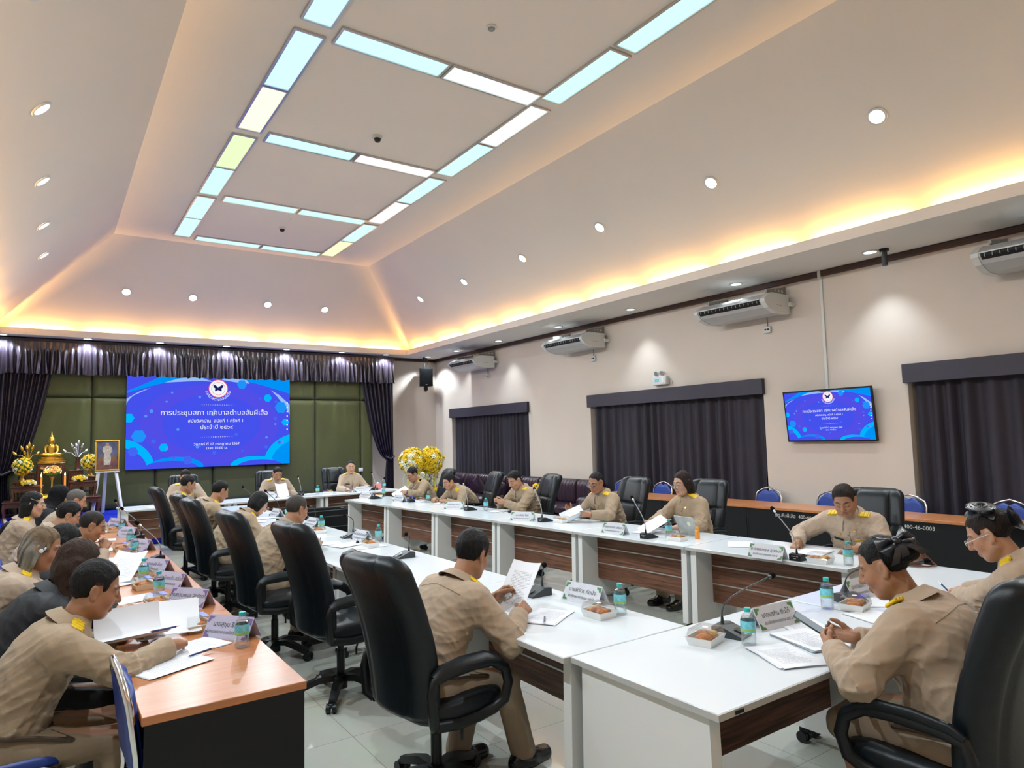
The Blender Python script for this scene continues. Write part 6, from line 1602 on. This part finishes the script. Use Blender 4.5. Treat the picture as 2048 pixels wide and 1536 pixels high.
        for k in range(12):
            p, n = cast(P2+up3*(.13-.022*k)+fw3*.40+lat*.012, -fw3, 110)
            if p is not None: pts.append(tuple(p+n*.0005))
        if len(pts) > 3: e = MB(); e.tube(pts, .0018, 5); e.build('placket_seam', mat('khaki_seam', (.20, .13, .075), .8), shirt)
    if back:
        pts = []
        for k in range(25):
            p, n = cast(P3-up3*(.02+.02*abs(k-12)/12)+lat*(k-12)/12*sw*.95-fw3*.36, fw3, 110)
            if p is not None: pts.append(tuple(p+n*.0008))
        if len(pts) > 5: e = MB(); e.tube(pts, .0010, 5); e.build('yoke_seam', mat('khaki_stitch', (.25, .17, .10), .8), shirt)
    return ctx
# ---------------------------------------------------------------- who sits where
BLK = ((.010, .009, .009),); DKB = ((.020, .013, .010),); BRN = ((.042, .022, .015),)
D_ = (0, 0, -1)
PEOPLE = {}
def who(key, *a, **k): PEOPLE[key] = person(*a, **k)
near = dict(h=.0042, hs=.0070)
if True:
    # left row of the white square, facing the middle
    who('W1', 'man in khaki seen from behind, reading a sheet in the left row near us', 1.56, 3.04, .18, hips_z=.54, lean=.36, bend=.32, head=(.16, .42, .05), hl=(2.06, 3.20, .84), hr=(2.08, 2.98, .80), fl=(.8, -.1, .35), fr=(.8, .35, .2), nl=(0, -.9, -.4), nr=(-.1, .8, -.6), cl=.7, cr=.75, skin='tan', hair='short', vol=.014, kh='b', back=True, seed=1, knees=(.43, .40), feet=(.30, .52), pr=(-.5, -.7, -.75), w=1.02, **near)
    who('W2', 'man with cropped greying hair in the left row, hand to his face, holding a pen', 1.50, 5.95, .15, lean=.42, bend=.34, head=(.15, .30, .0), hl=(1.93, 6.36, 1.02), hr=(2.10, 6.20, .79), fl=(-.1, -.1, 1), nl=(-.8, -.5, 0), cl=.5, cr=.6, pl=(.1, .5, -1), skin='tan', hair='buzz', vol=.0, fh=.082, hcol=((.055, .045, .038),), kh='a', back=True, seed=2, w=1.1, dp=1.05)
    who('W3', 'person with chin length black hair and glasses bent over papers, left row', 1.50, 7.50, .15, lean=.45, bend=.45, head=(.05, .62, 0), hl=(1.98, 7.72, .79), hr=(2.0, 7.45, .79), skin='light', hair='bob', vol=.008, hcol=BLK, kh='a', glasses='wire', seed=3, fem=True, w=1.05)
    who('W4', 'man with black cropped hair fourth in the left row, looking down', 1.46, 8.75, .10, lean=.30, bend=.30, head=(.15, .42, 0), hl=(1.95, 8.95, .79), hr=(1.98, 8.65, .79), skin='tan', hair='short', vol=.006, fh=.078, hcol=BLK, kh='a', seed=4, h=.006)
    who('W5', 'farthest man of the left row with a high forehead', 1.40, 10.15, .0, lean=.12, bend=.30, head=(.1, .35, 0), hl=(1.88, 10.3, .79), hr=(1.88, 10.0, .79), skin='tan', hair='short', vol=.006, fh=.086, hcol=BLK, kh='a', seed=5, h=.006)
    # right row
    rz = PI+.05
    who('R1', 'man in black rimmed glasses lifting pages at the far end of the right row', 5.55, 10.62, rz, lean=.42, bend=.32, head=(.1, .45, 0), hl=(4.95, 10.30, .86), hr=(4.98, 10.52, .84), nl=(0, .8, -.5), nr=(0, -.8, -.5), cl=.8, cr=.8, skin='mid', hair='short', vol=.012, fh=.070, glasses='black', front=True, seed=6, h=.006)
    who('R2', 'man with thick black hair leaning on both forearms, right row far end', 5.60, 9.28, rz, lean=.62, bend=.42, head=(.0, .35, 0), hl=(5.0, 9.05, .79), hr=(5.02, 9.42, .79), skin='mid', hair='short', vol=.016, fh=.066, front=True, seed=7, h=.006)
    who('R3', 'man with swept up hair looking at a phone in the right row', 5.60, 7.62, rz, lean=.34, bend=.34, head=(.05, .48, 0), hl=(5.10, 7.60, .86), hr=(5.10, 7.74, .86), fl=(-.8, .3, .1), fr=(-.8, -.3, .1), nl=(-.1, .9, .3), nr=(-.1, -.9, .3), cl=.7, cr=.7, skin='mid', hair='swept', vol=.008, fh=.078, front=True, seed=8, h=.0055)
    who('R4', 'man in half rimmed glasses holding up pages in the right row', 5.62, 6.02, rz-.05, lean=.30, bend=.30, head=(.18, .34, 0), hl=(5.05, 5.80, .84), hr=(5.18, 6.28, .83), fl=(-.75, .55, .1), fr=(-.9, -.1, .5), nl=(.2, .9, -.3), nr=(.1, -.9, .1), cl=.75, cr=.25, skin='tan', hair='short', vol=.001, fh=.078, glasses='half', front=True, seed=9, h=.0048)
    who('R5', 'woman with long dark hair and low glasses behind a tablet in the right row', 5.62, 4.76, rz-.10, lean=.16, bend=.22, head=(-.12, .18, 0), hl=(5.15, 4.60, .80), hr=(5.02, 4.86, .82), fl=(-.8, .5, 0), fr=(-.8, .1, .1), nr=(-.1, .5, -.8), cl=.5, cr=.8, fem=True, skin='light', hair='long', vol=.006, fh=.076, hcol=((.022, .012, .010),), glasses='low', eyes='open', front=True, seed=10, h=.0046)
    who('R6', 'stout man with ribbon bars and tousled hair reading at the right row near end', 5.70, 3.08, rz+.12, lean=.34, bend=.34, head=(.14, .50, .06), hl=(5.22, 2.86, .79), hr=(5.20, 3.34, .79), fl=(-.6, .75, -.1), fr=(-.75, -.1, -.35), cl=.4, cr=.6, pl=(-.2, .8, -.6), pr=(-.1, -.9, -.4), skin='tan', hair='short', vol=.012, fh=.076, hcol=DKB, kh='c', front=True, seed=11, w=1.16, dp=1.12, jaw=1.10, hw=1.04, **near)
    # head table
    rb = -PI/2
    who('B1', 'man in khaki reading at the left of the head table', 2.0, 13.06, rb-.05, lean=.20, bend=.25, head=(-.1, .42, 0), hl=(2.16, 12.66, .79), hr=(1.84, 12.66, .79), skin='mid', hair='short', vol=.010, fh=.078, kh='c', front=True, seed=12, h=.006, w=1.08, jaw=1.08)
    who('B2', 'man in khaki speaking from a raised sheet at the middle of the head table', 3.55, 13.10, rb-.04, lean=.26, bend=.30, head=(.0, .52, 0), hl=(3.70, 12.68, .82), hr=(3.40, 12.70, .82), nl=(-.8, .2, -.5), nr=(.8, .2, -.5), cl=.7, cr=.7, skin='tan', hair='short', vol=.004, fh=.082, kh='c', front=True, seed=13, h=.006, w=1.1)
    who('B3', 'woman in khaki with hair tied back, writing at the right of the head table', 5.05, 13.14, rb-.12, lean=.14, bend=.16, head=(-.12, .14, 0), hl=(5.25, 12.74, .79), hr=(4.84, 12.70, .79), cl=.4, cr=.75, fem=True, skin='light', hair='bun', vol=.0, kh='c', front=True, seed=14, h=.006)
    # camera end of the square
    who('N1', 'heavy set woman with a black hair bow, seen from behind, holding a phone', 2.93, 1.20, PI/2+.10, hips_z=.555, lean=.26, bend=.32, head=(.18, .42, .0), hl=(2.72, 1.62, .82), hr=(2.93, 1.64, .82), fl=(.62, .75, .10), fr=(-.25, .9, .05), nl=(.75, -.45, .35), nr=(-.75, -.2, .55), cl=.65, cr=.7, pl=(-.25, .9, -.6), pr=(-.3, -.8, -.7), fem=True, skin='tan', hair='bun', vol=.004, fh=.074, hcol=BLK, kh='b', bottom='skirt', back=True, seed=15, w=1.42, dp=1.30, hw=1.0, wrinkle=.015, knees=(.42, .40), feet=(.34, .34), ks=.12, **near)
    who('N2', 'woman in white framed glasses with a black rosette in her hair, writing', 4.00, 1.16, PI/2+.12, hips_z=.60, lean=.34, bend=.32, head=(.10, .50, .0), hl=(4.10, 1.72, .79), hr=(4.34, 1.76, .79), fl=(.5, .8, 0), fr=(-.45, .85, -.1), cl=.4, cr=.8, fem=True, skin='mid', hair='bun', vol=.006, fh=.070, hcol=DKB, glasses='white', kh='b', back=True, seed=16, w=1.2, dp=1.12, **near)
    # left brown row, on banquet chairs
    who('L1', 'man in khaki with yellow shoulder board writing at the near end of the brown table', -.12, 3.66, .0, hips_z=.505, lean=.42, bend=.26, head=(.05, .34, .0), hl=(.36, 3.98, .80), hr=(.50, 3.56, .800), fl=(.9, -.25, .0), fr=(.97, .2, .02), cl=.4, cr=.22, pl=(-.3, .8, -.6), pr=(-.45, -.8, -.5), skin='tan', hair='short', vol=.014, fh=.078, hcol=BLK, kh='a', seed=17, w=1.02, knees=(.40, .42), **near)
    who('L2', 'woman in a black suit with long brown hair, face hidden, brown table', -.16, 4.20, .0, hips_z=.545, lean=.36, bend=.30, head=(.2, .40, .0), hl=(.36, 4.42, .82), hr=(.34, 4.20, .84), nl=(0, -.8, -.4), nr=(0, .8, -.4), cl=.6, cr=.6, fem=True, skin='light', hair='long', vol=.010, hcol=BRN, top='suit', seed=18, h=.0048)
    who('L3', 'woman with grey streaked hair and a white earbud, brown table', -.29, 4.92, .0, hips_z=.545, lean=.30, bend=.30, head=(.0, .34, .0), hl=(.28, 5.12, .80), hr=(.36, 5.02, .80), cl=.5, cr=.7, fem=True, skin='tan', hair='longback', vol=.006, fh=.070, hcol=((.030, .020, .016), (.42, .38, .31), (.20, .13, .075)), kh='c', seed=19, w=1.18, dp=1.1, **near)
    who('L4', 'woman in black with black hair over her cheek, brown table', -.20, 5.42, .0, hips_z=.52, lean=.34, bend=.32, head=(.12, .42, .0), hl=(.38, 5.82, .84), hr=(.38, 5.64, .84), nl=(0, -.8, -.4), nr=(0, .8, -.4), cl=.7, cr=.7, fem=True, skin='light', hair='long', vol=.008, hcol=BLK, top='suit', seed=20, h=.0052)
    who('L5', 'man with buzzed hair and clasped hands under his chin, brown table', -.06, 6.80, .0, hips_z=.545, lean=.52, bend=.40, head=(.0, .42, .0), hl=(.42, 6.88, .86), hr=(.42, 6.76, .86), fl=(.35, -.5, .75), fr=(.35, .5, .75), nl=(-.3, -.9, .1), nr=(-.3, .9, .1), cl=.8, cr=.8, skin='tan', hair='buzz', vol=-.002, fh=.084, hcol=((.022, .018, .016),), kh='c', seed=21)
    who('L6', 'man with side parted black hair in pale khaki, brown table', -.16, 7.55, .0, hips_z=.545, lean=.40, bend=.34, head=(.05, .46, .0), hl=(.36, 7.70, .79), hr=(.36, 7.45, .79), skin='mid', hair='short', vol=.014, fh=.072, hcol=BLK, kh='c', seed=22, w=1.1)
    who('L7', 'woman with long black hair, hair clip and glasses, brown table', -.29, 8.30, .0, hips_z=.545, lean=.18, bend=.22, head=(.0, .16, .0), hl=(.14, 8.50, .78), hr=(.14, 8.25, .78), fem=True, skin='light', hair='longback', vol=.008, hcol=BLK, kh='c', glasses='wire', seed=23, h=.0055)
    who('L8', 'man with thinning grey hair, mostly hidden, far end of the brown table', .0, 9.15, .0, hips_z=.545, lean=.30, bend=.32, head=(.0, .40, .0), hl=(.44, 9.3, .79), hr=(.44, 9.02, .79), skin='mid', hair='buzz', vol=.0, fh=.092, hcol=((.12, .11, .10),), kh='c', seed=24, h=.006)
    who('L9', 'woman in a black headscarf at the far end of the brown table', -.12, 10.05, .0, hips_z=.545, lean=.26, bend=.28, head=(.0, .34, .0), hl=(.36, 10.2, .79), hr=(.36, 9.92, .79), fem=True, skin='mid', hair='hijab', top='grey', seed=25, h=.006)
# chairs under the brown row
for key, nm in (('L1', 'of the man writing at the near end'), ('L2', 'of the woman in the black suit'), ('L3', 'of the woman with grey streaked hair'), ('L4', 'of the woman in black'), ('L5', 'of the man with clasped hands'), ('L6', 'of the man with side parted hair'), ('L7', 'of the woman with a hair clip'), ('L8', 'of the man with thinning hair'), ('L9', 'of the woman in the headscarf')):
    o = PEOPLE[key]['root']; bchair('blue banquet chair %s, brown table' % nm, (o.location.x+.02, o.location.y, 0), 0, G_BC)
bchair('empty blue banquet chair at the camera end of the brown table', (.525, 3.10, 0), .03, G_BC)
# ---------------------------------------------------------------- worn things
def bow(ctx, pos, size, kind):
    r = random.Random(3); m = MB()
    if kind == 'bow':
        T = ctx['T4'] @ TR(*pos) @ RZ(-.75) @ RY(.35)
        for a in (.35, PI-.35, -.55, PI+.55):
            c, s_ = math.cos(a), math.sin(a)
            m.grid(9, 9, lambda u, v: (-.012-.030*math.sin(PI*v)*math.sin(PI*u)-.006, c*v*size-(u-.5)*size*.62*(.25+v)*s_, s_*v*size*.8+(u-.5)*size*.62*(.25+v)*c), T)
        for dy, L in ((-.035, 1.55), (.010, 1.25), (.045, 1.5)):
            m.grid(5, 8, lambda u, v, dy=dy, L=L: (-.026-.022*math.sin(v*2.6), dy*v*1.8+(u-.5)*.036*(.6+.5*v), -.005-v*size*L*.62), T)
        m.ball((-.024, 0, 0), (.020, .022, .020), 12, 8, T)
    else:
        T = ctx['T4'] @ TR(*pos) @ RZ(-.5) @ RY(.95)
        for k in range(22):
            a = k*2.4; q = .004+.0021*k
            m.grid(6, 6, lambda u, v, a=a, q=q: (-.012-.030*v*(1-k/40)+.016*v*v, (q+.022*v)*math.cos(a+(u-.5)*1.3), (q+.022*v)*math.sin(a+(u-.5)*1.3)), T)
        for a in (.3, 2.2, 3.6, 5.2): m.grid(6, 8, lambda u, v, a=a: (.006+.016*v*v, (.02+.075*v)*math.cos(a)-(u-.5)*.05*math.sin(PI*(.15+.8*v))*math.sin(a), (.02+.075*v)*math.sin(a)+(u-.5)*.05*math.sin(PI*(.15+.8*v))*math.cos(a)), T)
        T2 = ctx['T4']
        m.grid(24, 12, lambda u, v: (-.082-.068*math.cos((v-.5)*PI), .078*math.cos(2*PI*u)*math.sin(PI*v), .025+.068*math.sin(2*PI*u)*math.sin(PI*v)), T2)
    m.build('hair_bow' if kind == 'bow' else 'hair_rosette', mat('black_ribbon', (.012, .014, .020), .32, spec=.6), ctx['root'], ang=60)
bow(PEOPLE['N1'], (-.092, .062, .075), .085, 'bow'); bow(PEOPLE['N2'], (-.045, .03, .128), .08, 'rosette')
c = PEOPLE['L3']; m = MB(); T = c['T4']
m.lathe([(0, 0), (.010, 0), (.012, .004), (.010, .009), (0, .010)], n=14, T=T @ TR(.000, -.088, -.004) @ RX(PI/2)); m.ball((.014, -.088, .012), (.006, .005, .010), 8, 6, T); m.build('earbud', M['cardw'], c['root'])
c = PEOPLE['L7']; m = MB(); m.tube([(-.03, -.092, .062), (.0, -.092, .052), (.028, -.088, .046)], .0028, 6, T=c['T4']); m.tube([(.028+.008*math.cos(a), -.090, .046+.008*math.sin(a)) for a in [i*PI/5 for i in range(10)]], .0022, 5, closed=True, T=c['T4']); m.build('hair_clip', M['chrome'], c['root'])
for k, side in (('R1', 'WL'), ('L5', 'WR')):
    c = PEOPLE[k]; w = c[side]; f = c['fL' if side == 'WL' else 'fR']; u = Vector(f).orthogonal().normalized(); v = Vector(f).cross(u); m = MB(); o = Vector(w)-Vector(f)*.005
    m.tube([tuple(o+u*(.031*math.cos(a))+v*(.027*math.sin(a))) for a in [i*PI/10 for i in range(20)]], .006, 6, closed=True); m.build('wristwatch', M['plastic'], c['root'])
for k, side in (('W2', 'R'), ('N2', 'R'), ('B3', 'R')):
    c = PEOPLE[k]; w = Vector(c['W'+side]); f = Vector(c['f'+side]); Rzi = np.linalg.inv(c['Rz']); p = Rzi @ A3(w+f*.085)+A3(c['root'].location)
    nm = {'W2': 'by the man with cropped greying hair', 'N2': 'by the rosette woman', 'B3': 'by the writing woman at the head table'}[k]
    t = pen_('slim pen held %s' % nm, (p[0], p[1], p[2]+.0), rnd.uniform(0, 3), 'pens', rot=(0, -.6, 1.2))
